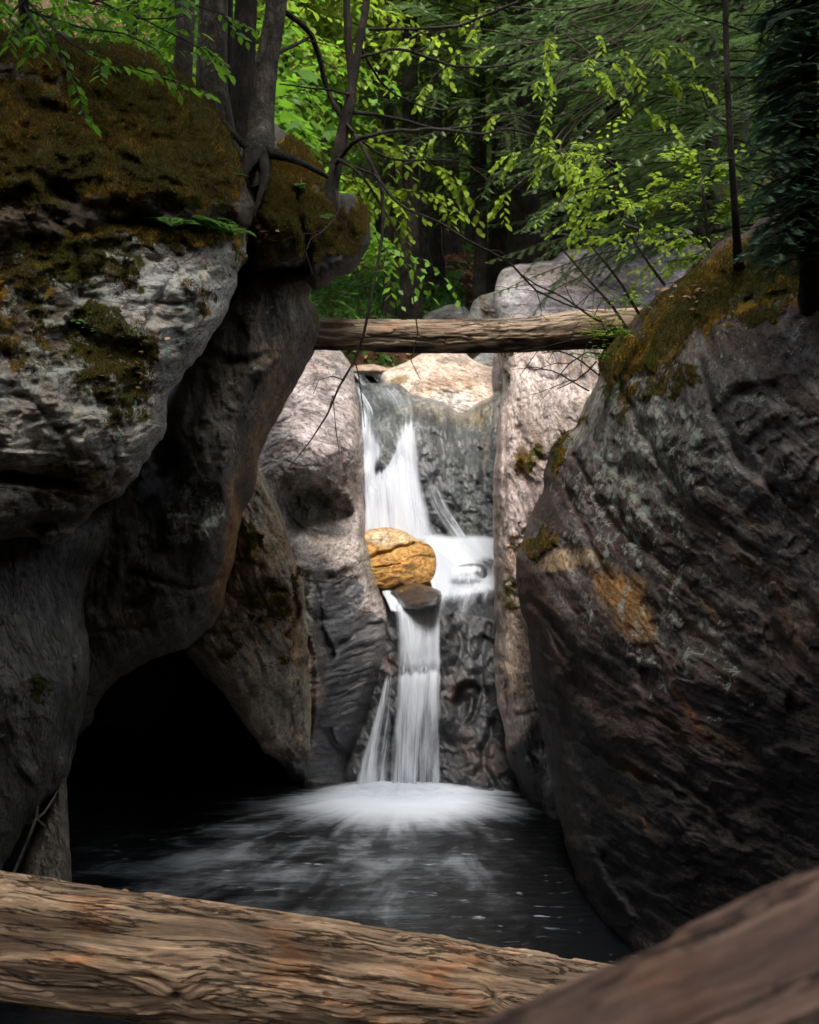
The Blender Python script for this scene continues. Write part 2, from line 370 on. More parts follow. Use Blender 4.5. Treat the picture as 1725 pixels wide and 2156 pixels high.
    px_ = x + 60 * fbm(x / 75, y / 75, seed + 71, 5, .65); py_ = y + 60 * fbm(x / 75, y / 75, seed + 72, 5, .65)
    for p in paint:       # (blob, colour, strength)
        kw = min(1.0, min(p[0][2], p[0][3]) / 75); w = (blob(px_ * kw + x * (1 - kw), py_ * kw + y * (1 - kw), p[0]) * p[2])[:, None]; colr = colr * (1 - w) + np.array(p[1]) * w
    mr_ = np.random.RandomState(seed + 900)
    for m_ in mott:       # (count, length, width, colour, strength, (x0, x1, y0, y1)): streaks laid along the layering
        for _ in range(m_[0]):
            bx0, by0 = mr_.uniform(m_[5][0], m_[5][1]), mr_.uniform(m_[5][2], m_[5][3]); k_ = mr_.uniform(.4, 1.5)
            an = fol[1] if fol[0] == 'lin' else math.degrees(math.atan2(by0 - fol[2], bx0 - fol[1])) + 90
            w = (blob(px_ * .35 + x * .65, py_ * .35 + y * .65, (bx0, by0, m_[1] * k_, m_[2] * mr_.uniform(.5, 1.6), an)) * m_[4] * mr_.uniform(.4, 1))[:, None]; colr = colr * (1 - w) + np.array(m_[3]) * w
    for p in paint:       # the sharpest stains lie over the streaks
        if p[2] == 1.0: kw = min(1.0, min(p[0][2], p[0][3]) / 75); w = (blob(px_ * kw + x * (1 - kw), py_ * kw + y * (1 - kw), p[0]))[:, None]; colr = colr * (1 - w * .85) + np.array(p[1]) * w * .85
    def msk(lst, b0):
        m = np.full(N, float(b0))
        for p in lst: m = np.maximum(m, b0 + (p[1] - b0) * blob(px_, py_, p[0]))
        return m
    mo, we, li = msk(moss, moss_base), msk(wet, wet_base), msk(lichen, lich_base)
    mt = sstep(0.35, 0.65, mo + 0.5 * fbm(x / 40, y / 40, seed + 81, 4, .6))
    dep = dep - mt * (0.012 + 0.02 * np.abs(fbm(x * sc_m / .05, y * sc_m / .05, seed + 83, 3, .6)) + .03 * fbm(x / 35, y / 35, seed + 84, 3))
    Vf = P(x, y, dep)
    # back
    bk = used & ~edge; xb = X[bk]; yb = Y[bk]; sb = s[~edge[used]]; bb = base[~edge[used]] + E
    depb = bb + T * np.sqrt(np.maximum(1 - (1 - sb) ** 2, 0)) + (relief(7)[~edge[used]]) * sb
    Vb = P(xb, yb, depb)
    fi = np.full(X.shape, -1); fi[used] = np.arange(N); bi = fi.copy(); bi[bk] = N + np.arange(bk.sum())
    cy_, cx_ = np.nonzero(cell)
    q = np.stack([fi[cy_, cx_], fi[cy_ + 1, cx_], fi[cy_ + 1, cx_ + 1], fi[cy_, cx_ + 1]], -1)
    qb = np.stack([bi[cy_, cx_], bi[cy_, cx_ + 1], bi[cy_ + 1, cx_ + 1], bi[cy_ + 1, cx_]], -1)
    sel = ~edge[used]
    fl = np.stack([fa, fc, dep * 0.8 + seed], -1)
    fl = np.concatenate([fl, fl[sel] + [0, 0, 2.0]]); colr = np.concatenate([colr, colr[sel]])
    mk = np.stack([mo, we, li], -1); mk = np.concatenate([mk, mk[sel]])
    o = mesh(name, np.concatenate([Vf, Vb]), np.concatenate([q, qb]), None, {'fol': fl, 'col': colr, 'mask': mk}, ROCK)
    tag(o, label, cat, group, kind)
    # height lookup of the front for things that grow on it
    G = np.full(X.shape, np.nan); G[used] = dep; M = np.zeros(X.shape); M[used] = mt
    ROCKS[label] = (gx, gy, G, M, res, o, seed)
    return o
def surf(o, x, y):
    gx, gy, G, M, res, ob, sd = ROCKS[o['label']]
    i = int(round((x - gx[0]) / res)); j = int(round((y - gy[0]) / res))
    i = min(max(i, 0), G.shape[1] - 1); j = min(max(j, 0), G.shape[0] - 1)
    d = G[j, i]
    return float(d) if d == d else float(np.nanmean(G))

GREY = (0.15, 0.145, 0.14); PALE = (0.34, 0.315, 0.285); PINK = (0.37, 0.295, 0.275); OCHRE = (0.30, 0.16, 0.055)
DK = (0.06, 0.056, 0.052); BROWN = (0.13, 0.095, 0.07); UMBER = (0.075, 0.052, 0.035); PURP = (0.095, 0.07, 0.07); GREEN = (0.15, 0.165, 0.145)

# left bank, near: mossy cap and the grey lichen face under it
cap = rock('mossy_boulder', 'moss covered boulder cap under the tree trunks at the top left, brown and green moss',
     [(-330, 60), (-60, 70), (90, 60), (180, 86), (290, 100), (360, 140), (412, 182), (452, 232), (478, 280), (505, 335), (528, 395), (537, 440), (532, 478), (505, 485),
      (470, 470), (440, 490), (400, 500), (330, 492), (250, 480), (150, 530), (20, 540), (-330, 600)],
     [(-300, 300, 4.3), (0, 120, 5.1), (0, 300, 4.5), (0, 500, 4.36), (200, 120, 5.5), (200, 300, 4.85), (220, 480, 4.55), (400, 200, 5.6), (420, 330, 5.1), (430, 460, 4.9), (530, 440, 5.5)],
     Rr=60, E=0.5, T=1.5, seed=3, fol=('lin', 15), bulge=0.17, bs=95, strata=0.02, crag=.045, fac=(.07, 60), col=UMBER, rough=.014,
     paint=[((480, 440, 50, 40), BROWN, .8), ((250, 450, 150, 40), (0.05, .04, .03), .7)],
     moss=[((300, 280, 330, 190), .86), ((450, 390, 90, 90), .75), ((30, 300, 250, 190), .66), ((-200, 300, 300, 300), .7), ((120, 110, 420, 60, 8), .8)], lichen=[((440, 470, 80, 30), .4)],
     dents=[(95, 225, 60, 26, 10, .16, .2), (100, 380, 80, 22, 20, .10, .2), (250, 330, 90, 18, 25, .08, .1)],
     cracks=[([(330, 470), (260, 430), (200, 440), (100, 400)], 14, .10), ([(300, 300), (360, 290), (400, 260)], 12, .05)], jit=6)
face = rock('lichen_boulder', 'large pale grey boulder with brown moss patches at the left edge above the dark hollow',
     [(-330, 440), (20, 440), (250, 452), (440, 462), (505, 476), (520, 505), (512, 545), (498, 590), (484, 645), (450, 700), (418, 752), (376, 800), (352, 850), (346, 910),
      (318, 950), (282, 1010), (250, 1045), (205, 1068), (172, 1105), (120, 1140), (90, 1146), (40, 1132), (-330, 1130)],
     [(-300, 700, 3.6), (0, 500, 4.45), (0, 700, 4.15), (0, 900, 3.95), (0, 1080, 4.15), (200, 560, 4.55), (200, 750, 4.3), (200, 900, 4.15), (180, 1050, 4.35), (400, 500, 4.9), (400, 620, 4.7), (330, 800, 4.5), (500, 520, 5.2), (480, 640, 5.0)],
     Rr=48, E=0.4, T=1.4, seed=5, fol=('lin', -8), bulge=0.10, bs=110, strata=0.016, crag=.040, fac=(.08, 80), col=(0.36, 0.315, 0.265), rough=.012, mott=[(30, 30, 12, (.45, .43, .40), .6, (0, 500, 520, 1050)), (40, 30, 10, (.09, .075, .06), .75, (0, 500, 500, 1120))],
     paint=[((60, 660, 150, 170), (0.11, .075, .048), .9), ((60, 520, 130, 60), (.07, .055, .04), .9), ((60, 1090, 200, 60), (.10, .08, .06), .8), ((210, 1030, 80, 50), BROWN, .7), ((120, 930, 180, 70), (.42, .38, .33), .7),
            ((330, 600, 150, 60, 10), (.45, .44, .42), .7), ((300, 500, 250, 40), UMBER, .9), ((330, 880, 40, 120, 20), (.2, .17, .14), .6), ((120, 500, 60, 40), (.09, .08, .06), .5)],
     moss=[((340, 480, 230, 42, 4), .85), ((250, 760, 130, 120, 45), .60), ((100, 540, 170, 90), .78), ((270, 840, 110, 60, -60), .66), ((40, 640, 110, 160), .48), ((500, 530, 18, 60), .55), ((120, 1000, 150, 24, 10), .7),
           ((210, 680, 60, 50), .75), ((420, 620, 40, 60), .45), ((260, 560, 60, 60), .6)],
     lichen=[((200, 700, 400, 400), .75)],
     dents=[(130, 1100, 130, 30, 0, .2, .2), (60, 1010, 150, 22, 6, .16, .2), (180, 700, 120, 16, 30, .06, .1)],
     cracks=[([(0, 1000), (120, 1010), (200, 1040), (250, 1020)], 10, .08), ([(0, 830), (80, 850), (160, 960)], 8, .05), ([(380, 560), (330, 640), (300, 700)], 7, .03), ([(150, 480), (170, 600), (150, 700)], 10, .06)], jit=6)
# lower left pillar and the shard beside it
pillar = rock('dark_rock_pillar', 'dark smooth rock pillar rising from the water at the left edge, under the pale boulder',
     [(-330, 1060), (100, 1080), (235, 1080), (222, 1160), (190, 1210), (176, 1290), (186, 1345), (190, 1400), (180, 1480), (160, 1570), (138, 1640), (80, 1700), (50, 1740), (22, 1800), (0, 1850), (-20, 2060), (-330, 2060)],
     [(-300, 1400, 3.9), (0, 1200, 4.9), (0, 1500, 4.6), (0, 1750, 4.7), (150, 1200, 5.4), (120, 1450, 4.95), (110, 1600, 5.05), (180, 1480, 5.4)],
     Rr=70, E=0.55, T=1.0, seed=8, fol=('lin', 78), bulge=0.06, bs=150, strata=0.014, col=(0.135, 0.12, 0.10),
     paint=[((110, 1200, 100, 130), (.06, .055, .05), .6), ((90, 1500, 60, 100, 0), (0.14, .13, .115), .6), ((60, 1600, 80, 120), (.12, .095, .08), .4)], mott=[(20, 90, 14, (.04, .036, .03), .7, (0, 190, 1150, 1850)), (14, 50, 10, (.17, .155, .14), .5, (0, 190, 1250, 1700))],
     moss=[((80, 1450, 45, 40), .50)], lichen=[((80, 1500, 200, 260), .35)],
     cracks=[([(182, 1240), (150, 1400), (158, 1490), (120, 1600), (90, 1690)], 9, .10)], jit=3)
shard = rock('pointed_rock', 'brown pointed rock slab standing in the water behind the left end of the driftwood log',
     [(136, 1625), (142, 1700), (146, 1760), (150, 1840), (152, 2060), (30, 2060), (42, 1860), (62, 1790), (88, 1730), (108, 1680)],
     [(140, 1650, 5.5), (60, 1850, 5.2), (148, 1850, 5.3), (100, 2000, 5.1)], Rr=26, E=.2, T=.4, seed=12, fol=('lin', 70), bulge=.02, strata=.016,
     col=(0.25, 0.20, 0.155), lichen=[((100, 1800, 100, 100), .4)], jit=2.5, res=2.4)
# big overhanging wall
wall = rock('overhanging_rock', 'dark overhanging rock wall with an orange stained right edge, left of the waterfall',
     [(180, 980), (300, 900), (380, 760), (430, 660), (470, 590), (520, 540), (620, 545), (676, 580), (652, 618), (662, 650), (681, 678), (680, 700), (668, 730), (640, 780), (612, 830), (585, 880), (560, 925), (548, 965), (540, 1010), (532, 1045),
      (512, 1075), (500, 1130), (497, 1165), (480, 1225), (470, 1280), (455, 1310), (430, 1335), (392, 1362), (330, 1385), (270, 1415), (225, 1455), (196, 1500), (188, 1530), (120, 1540), (120, 1200)],
     [(180, 1100, 5.9), (200, 1400, 6.2), (300, 1000, 6.1), (330, 1250, 6.0), (400, 1330, 6.4), (430, 800, 6.0), (460, 1150, 5.9), (500, 600, 6.3), (600, 600, 6.3), (660, 690, 6.5), (570, 760, 6.15), (480, 950, 5.85), (480, 1250, 6.5), (540, 960, 6.5)],
     Rr=70, E=0.75, T=1.8, seed=21, fol=('lin', 78), bulge=0.10, bs=140, strata=0.014, crag=.03, fac=(.10, 90), col=(0.105, 0.085, 0.07),
     mott=[(30, 80, 14, (.025, .022, .02), .8, (200, 660, 560, 1450)), (16, 60, 8, (.13, .12, .115), .6, (350, 640, 600, 1250)), (12, 90, 10, (.20, .12, .06), .5, (540, 650, 700, 950))],
     paint=[((600, 830, 55, 190, 25), (.16, .12, .09), .8), ((515, 1030, 28, 160, 12), (.38, .18, .05), .85), ((480, 1200, 26, 110, 18), (.36, .17, .055), .85), ((560, 900, 30, 120, 25), (.25, .15, .08), .7),
            ((640, 640, 50, 60), (.15, .12, .08), .6), ((400, 1080, 70, 80), (.10, .09, .085), .5)],
     moss=[((668, 668, 20, 40, 20), .5), ((600, 560, 90, 25), .6)], lichen=[((480, 850, 50, 260, 15), .45), ((410, 1060, 80, 120), .75), ((600, 660, 60, 40), .5)],
     dents=[(590, 800, 36, 150, 28, .16, .2), (300, 1260, 60, 20, -25, .10, .3)],
     cracks=[([(280, 1200), (350, 1225), (420, 1235), (470, 1215)], 9, .10), ([(520, 790), (485, 900), (470, 1000), (478, 1100)], 12, -.05), ([(400, 700), (480, 760), (560, 750)], 12, .05),
             ([(200, 1330), (300, 1320), (400, 1280)], 8, .05), ([(430, 780), (400, 900), (350, 1000)], 14, .06)], jit=4)
brow = rock('mossy_ledge', 'dark mossy rock ledge under the leaning trees above the overhanging wall',
     [(420, 260), (470, 255), (500, 225), (560, 240), (590, 268), (630, 300), (668, 345), (692, 385), (712, 402), (745, 410), (772, 440), (782, 485), (778, 520), (765, 545), (735, 575), (700, 592), (672, 612), (640, 590), (610, 565), (560, 575), (528, 560), (515, 500), (500, 420)],
     [(460, 300, 6.9), (560, 300, 6.9), (540, 420, 6.0), (560, 520, 5.95), (640, 450, 6.1), (640, 350, 6.7), (700, 420, 6.6), (760, 490, 6.7), (700, 570, 6.4), (600, 560, 6.1)],
     Rr=36, E=.4, T=1.3, seed=25, fol=('lin', 60), bulge=.12, bs=80, strata=.025, rough=.012, col=(.07, .058, .045),
     paint=[((620, 520, 14, 22), (.22, .20, .17), .8), ((740, 500, 90, 110), (.04, .035, .028), .95), ((580, 560, 60, 22), (.16, .14, .1), .5)],
     moss=[((560, 460, 60, 110), .85), ((660, 470, 90, 100), .7), ((620, 350, 110, 90), .75), ((760, 470, 40, 60), .7), ((720, 500, 60, 60), .6)], lichen=[((600, 540, 80, 30), .5)],
     cracks=[([(622, 400), (632, 470), (650, 520), (640, 570)], 8, .16), ([(530, 400), (545, 470), (528, 540)], 8, .12), ([(712, 405), (716, 470), (700, 520)], 9, .13), ([(540, 560), (600, 575), (640, 560)], 8, .1)], jit=5)
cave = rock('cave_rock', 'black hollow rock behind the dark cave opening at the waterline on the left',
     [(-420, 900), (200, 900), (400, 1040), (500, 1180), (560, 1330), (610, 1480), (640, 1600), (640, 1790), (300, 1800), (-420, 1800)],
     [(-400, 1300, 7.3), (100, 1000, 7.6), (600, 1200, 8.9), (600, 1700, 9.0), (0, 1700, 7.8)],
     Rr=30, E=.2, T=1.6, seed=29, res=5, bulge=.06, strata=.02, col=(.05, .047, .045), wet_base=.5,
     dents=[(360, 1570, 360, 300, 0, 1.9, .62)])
# ochre and grey buttress right of the cave
butt = rock('rock_buttress', 'ochre and grey rock buttress between the dark cave and the waterfall, streaked with moss',
     [(470, 940), (545, 985), (562, 1010), (590, 1075), (606, 1130), (625, 1190), (640, 1240), (646, 1300), (650, 1400), (655, 1480), (664, 1560), (669, 1640), (672, 1700), (655, 1700), (640, 1672), (628, 1655), (604, 1640), (600, 1625), (582, 1600),
      (558, 1588), (540, 1560), (512, 1520), (488, 1490), (470, 1462), (440, 1432), (412, 1400), (388, 1362), (400, 1300), (420, 1100)],
     [(430, 1200, 7.6), (540, 1000, 7.7), (500, 1150, 7.35), (560, 1250, 7.3), (400, 1350, 7.5), (500, 1400, 7.55), (620, 1300, 7.7), (600, 1500, 8.2), (560, 1580, 8.4), (660, 1600, 8.75), (655, 1690, 8.9)],
     Rr=42, E=.45, T=1.0, seed=33, res=2.4, fol=('lin', 62), bulge=.10, bs=100, strata=.024, rough=.012, crag=.035, fac=(.08, 60), col=(.46, .36, .26),
     mott=[(26, 40, 12, (.30, .15, .05), .6, (430, 640, 1020, 1400)), (26, 40, 9, (.05, .042, .03), .75, (400, 660, 1150, 1640)), (20, 60, 7, (.38, .33, .27), .6, (480, 660, 1050, 1640))],
     paint=[((570, 1080, 40, 110, 62), (.46, .34, .25), .8), ((520, 1180, 40, 60, 60), OCHRE, .6), ((560, 1250, 60, 40), (.16, .11, .065), .8), ((620, 1290, 16, 110, 5), OCHRE, .5), ((590, 1450, 50, 110), (.33, .31, .27), .7),
            ((470, 1400, 60, 50, 45), (.30, .26, .22), .6), ((640, 1450, 14, 150), (.33, .30, .26), .7), ((610, 1620, 50, 50), (.04, .04, .04), .9)],
     moss=[((525, 1140, 26, 60, -20), .55), ((560, 1270, 60, 60), .50), ((625, 1250, 12, 90, 4), .62), ((610, 1400, 14, 110), .42), ((480, 1370, 40, 30), .45)], lichen=[((500, 1350, 150, 150), .4)],
     cracks=[([(500, 1180), (540, 1190), (560, 1230), (600, 1245)], 7, .07), ([(430, 1330), (500, 1330), (560, 1300), (610, 1340)], 8, .06), ([(500, 1450), (560, 1440), (600, 1480)], 7, .05), ([(612, 1200), (628, 1300), (630, 1450), (640, 1600)], 6, .05),
             ([(585, 1090), (612, 1180), (636, 1290)], 6, -.05), ([(560, 1575), (600, 1585), (630, 1610)], 8, .08)], wet=[((610, 1640, 80, 60), .8)], jit=4)
# pinkish pillar left of the falls with the pothole
hole = rock('pothole_rock', 'pinkish grey water carved rock with a round pothole hollow, directly left of the waterfall',
     [(590, 745), (640, 735), (690, 728), (715, 735), (736, 765), (748, 800), (755, 850), (762, 900), (767, 960), (768, 1020), (769, 1080), (773, 1130), (786, 1180), (800, 1225), (814, 1265), (828, 1292), (829, 1330), (824, 1370), (812, 1410), (796, 1450), (782, 1500),
      (768, 1545), (752, 1590), (742, 1625), (742, 1700), (660, 1700), (560, 1500), (500, 1100), (530, 950)],
     [(560, 950, 9.2), (650, 760, 10.0), (700, 740, 10.4), (740, 860, 10.0), (620, 900, 9.3), (700, 950, 9.4), (755, 1050, 9.9), (560, 1040, 9.1), (640, 1180, 8.9), (740, 1180, 9.3), (700, 1280, 9.0), (810, 1300, 9.35), (650, 1400, 8.75), (760, 1400, 9.05), (700, 1550, 8.85), (750, 1600, 9.1), (690, 1680, 9.0)],
     Rr=34, E=.5, T=1.0, seed=38, res=2.2, fol=('pol', 640, 1090, 160), bulge=.06, bs=110, strata=.011, rough=.009, mott=[(30, 40, 8, (.52, .46, .44), .5, (560, 760, 740, 1200)), (26, 40, 6, (.22, .18, .17), .5, (560, 800, 740, 1300))], col=(.42, .355, .335),
     paint=[((650, 1085, 95, 84), (.13, .135, .12), .95), ((700, 1150, 60, 24, 20), (.50, .42, .36), .8), ((690, 870, 70, 120), (.48, .41, .40), .6), ((700, 1300, 70, 90), (.17, .175, .19), .85), ((730, 1480, 80, 150), (.085, .085, .09), 1.),
            ((640, 1250, 30, 60), (.42, .43, .39), .8), ((662, 1420, 26, 130), (.42, .33, .26), .8), ((775, 1190, 16, 90, -15), (.2, .18, .13), .7), ((700, 1640, 60, 30), (.2, .2, .18), 1), ((585, 990, 40, 50), (.22, .2, .18), .6), ((750, 900, 10, 140), (.22, .19, .17), .6)],
     moss=[((800, 1310, 25, 12, 20), .42)], wet=[((700, 1260, 60, 100, -20), .85), ((740, 1380, 90, 110), 1.0), ((730, 1520, 70, 130), 1.1), ((700, 1600, 60, 90), .9)], lichen=[((700, 850, 60, 100), .15)],
     dents=[(655, 1086, 112, 88, 32, .46, .42), (668, 790, 14, 60, 20, .07, .1)],
     cracks=[([(660, 1180), (650, 1300), (668, 1420), (664, 1560)], 10, -.10), ([(612, 1150), (632, 1250), (690, 1350), (700, 1380)], 6, .06), ([(700, 1380), (740, 1340), (800, 1310)], 6, .05), ([(668, 1230), (676, 1300), (692, 1380)], 5, .05),
             ([(690, 1540), (710, 1570), (745, 1600)], 8, .08), ([(736, 900), (720, 1000), (735, 1080)], 7, .05), ([(600, 1180), (700, 1200), (770, 1160)], 12, -.05)], jit=3)
base_r = rock('wet_ledge_rock', 'black wet bedrock ledge that the lower waterfall pours over, glistening right of the falling water',
     [(740, 1090), (900, 1120), (1060, 1130), (1066, 1300), (1076, 1500), (1130, 1720), (1000, 1730), (730, 1730), (720, 1600), (780, 1430), (800, 1340), (790, 1280), (750, 1180)],
     [(780, 1130, 11.0), (900, 1150, 10.8), (1050, 1150, 10.8), (900, 1225, 10.1), (1040, 1220, 10.1), (830, 1278, 9.55), (930, 1280, 9.55), (1040, 1290, 9.6), (870, 1400, 9.3), (1000, 1400, 9.25), (860, 1430, 9.25), (860, 1600, 9.15), (1000, 1600, 9.0), (1100, 1700, 8.8), (760, 1650, 9.1)],
     Rr=16, E=.2, T=.8, seed=44, res=2.4, fol=('lin', 55), bulge=.09, bs=80, strata=.009, ss=(.014, .04), rough=.004, crag=.010, fac=(.05, 60), col=(.045, .045, .048), wet_base=1.0,
     paint=[((960, 1450, 24, 34, 20), (.2, .12, .08), .8), ((1040, 1600, 30, 60, 60), (.17, .1, .06), .7), ((985, 1570, 20, 40), (.16, .1, .07), .7), ((820, 1400, 14, 20), (.28, .12, .07), .8), ((1000, 1230, 80, 40), (.13, .13, .12), .6)],
     cracks=[([(960, 1480), (985, 1440), (1010, 1470), (990, 1520)], 8, .07), ([(1030, 1320), (1010, 1400), (1030, 1480)], 10, .06), ([(950, 1300), (975, 1360), (960, 1400)], 8, .04), ([(1040, 1520), (1020, 1600), (1060, 1680)], 8, .06)], dents=[(965, 1350, 30, 50, 20, .08, .2), (975, 1490, 24, 40, 30, .08, .2)], jit=3)
up = rock('waterfall_rock', 'dark wet rock face that the upper waterfall slides down, streaked with thin trickles',
     [(700, 800), (745, 806), (800, 806), (842, 808), (864, 828), (885, 836), (915, 840), (946, 856), (974, 870), (1000, 852), (1030, 836), (1075, 822), (1080, 1000), (1075, 1210), (900, 1210), (720, 1200), (700, 1000)],
     [(760, 810, 12.1), (830, 815, 12.0), (860, 900, 11.2), (800, 900, 11.45), (930, 860, 11.7), (975, 880, 11.7), (1040, 850, 11.8), (940, 960, 11.1), (1020, 980, 11.2), (800, 1060, 11.1), (900, 1100, 10.95), (1020, 1130, 10.9), (980, 1050, 10.95)],
     Rr=18, E=.3, T=.8, seed=47, res=2.2, fol=('lin', 80), bulge=.08, bs=90, strata=.03, rough=.014, col=(.24, .243, .235), wet_base=.55, mott=[(30, 50, 9, (.08, .085, .08), .7, (780, 1050, 850, 1150)), (20, 40, 6, (.3, .3, .29), .6, (880, 1050, 850, 1140))],
     paint=[((960, 875, 120, 22, 5), (.25, .2, .12), .7), ((1040, 880, 40, 40), (.27, .21, .12), .7), ((1000, 1050, 80, 110), (.16, .185, .165), .6), ((1000, 930, 80, 30), (.24, .24, .235), .7), ((1020, 950, 14, 40), (.24, .15, .08), .7), ((925, 1040, 30, 60), (.1, .1, .1), .6)],
     wet=[((950, 950, 90, 50), .9), ((920, 1020, 50, 100), 1.0), ((1010, 960, 30, 60), 1.0)],
     cracks=[([(918, 915), (935, 960), (915, 1040), (930, 1120)], 9, .05), ([(1010, 950), (1020, 1000), (1030, 1060)], 9, .09), ([(960, 900), (975, 960), (1000, 940)], 7, .04)], jit=2.5)
peach = rock('sunlit_rock', 'pale peach coloured smooth rock in full light at the head of the upper waterfall',
     [(800, 800), (805, 780), (832, 772), (863, 758), (885, 746), (905, 735), (940, 730), (972, 737), (1000, 760), (1030, 770), (1090, 772), (1090, 900), (960, 910), (860, 870), (820, 840)],
     [(820, 790, 12.7), (900, 750, 12.9), (970, 745, 12.9), (930, 800, 12.3), (960, 860, 12.15), (1060, 780, 12.7), (1050, 830, 12.3), (860, 810, 12.4)],
     Rr=20, E=.5, T=.8, seed=52, res=2.2, crag=.012, fac=(.03, 60), fol=('lin', 20), bulge=.05, bs=80, strata=.02, rough=.008, col=(.58, .455, .365),
     paint=[((965, 755, 40, 14), (.33, .27, .24), .7), ((960, 850, 50, 24), (.62, .58, .54), .8), ((840, 800, 26, 10, -20), (.22, .16, .08), .9), ((950, 805, 60, 14), (.5, .3, .18), .5)],
     cracks=[([(870, 775), (910, 790), (960, 785)], 6, .03), ([(985, 750), (1000, 780), (1040, 800)], 8, .06), ([(900, 820), (960, 830), (1010, 810)], 5, .03)], jit=2.5)
for i, (nm, lb, ol, d, cl) in enumerate([
    ('flat_rock', 'low tan slab beside the stream above the upper waterfall', [(735, 786), (748, 772), (780, 767), (812, 772), (826, 782), (818, 794), (760, 792)], 12.9, (.38, .28, .21)),
    ('grey_rock', 'green grey bedded rock behind the tan slab, under the left part of the fallen log', [(690, 720), (760, 715), (818, 722), (838, 745), (835, 775), (790, 790), (720, 800), (690, 790)], 13.6, (.17, .18, .165)),
    ('grey_rock', 'green grey rock under the middle of the fallen log, left of the peach rock', [(815, 770), (835, 738), (880, 722), (930, 722), (960, 740), (950, 790), (850, 800)], 13.9, (.17, .18, .16)),
    ('grey_rock', 'small smooth grey rock seen under the log right of the peach rock', [(985, 770), (1005, 748), (1030, 735), (1080, 730), (1090, 780), (1070, 800), (990, 800)], 13.2, (.26, .27, .26)),
    ('stream_rock', 'rounded grey stone above the middle of the fallen log', [(870, 690), (895, 664), (925, 648), (960, 642), (985, 650), (1000, 672), (1000, 720), (880, 720)], 14.0, (.27, .27, .26)),
    ('stream_rock', 'mossy upright stone wedged left of the large purple grey boulder', [(985, 700), (988, 660), (1000, 632), (1022, 618), (1050, 620), (1062, 700)], 13.4, (.24, .24, .22)),
    ('stream_rock', 'dark low stone on the bank left of the rounded grey stone', [(800, 700), (812, 680), (835, 672), (862, 680), (872, 700), (860, 720), (805, 720)], 14.6, (.12, .12, .10))]):
    rock(nm, lb, ol, [(ol[0][0], ol[0][1], d)], Rr=26, E=.35, T=.5, seed=60 + i * 3, res=2.4, fol=('lin', -60 if 'bedded' in lb else 10), bulge=.06, bs=50, strata=.03, col=cl, rough=.01, jit=3,
         moss=[((1010, 640, 20, 20), .6)] if 'mossy' in lb else (), group='stones around the stream above the falls' if nm == 'stream_rock' else None)
big = rock('large_boulder', 'large rounded purple grey boulder behind the log at the upper right, crossed by bare twigs',
     [(1042, 640), (1040, 605), (1052, 578), (1075, 560), (1120, 553), (1165, 545), (1188, 528), (1240, 521), (1290, 516), (1330, 500), (1375, 486), (1420, 480), (1455, 488), (1480, 520), (1560, 600), (1560, 820), (1300, 860), (1055, 840), (1048, 700)],
     [(1050, 600, 12.2), (1100, 650, 11.6), (1300, 560, 12.3), (1300, 660, 11.5), (1440, 500, 13.2), (1450, 650, 11.8), (1150, 580, 12.3), (1200, 800, 11.4), (1060, 800, 11.8)],
     Rr=36, E=.6, T=2.0, seed=81, res=2.4, fol=('lin', 8), bulge=.10, bs=140, strata=.03, rough=.012, mott=[(40, 70, 8, (.18, .16, .18), .6, (1050, 1460, 490, 700)), (20, 50, 6, (.40, .32, .26), .5, (1050, 1460, 490, 700))], col=(.34, .295, .315),
     paint=[((1070, 640, 40, 60), (.44, .42, .42), .8), ((1100, 575, 60, 16), (.32, .32, .26), .6), ((1250, 590, 160, 20, 8), (.42, .30, .25), .6), ((1350, 530, 120, 20, -15), (.22, .18, .2), .5)],
     lichen=[((1080, 620, 60, 60), .4)], cracks=[([(1300, 520), (1330, 545), (1400, 540)], 8, .06), ([(1100, 600), (1200, 590), (1300, 610)], 7, .03), ([(1060, 650), (1100, 640), (1130, 680)], 5, .03)], jit=4)
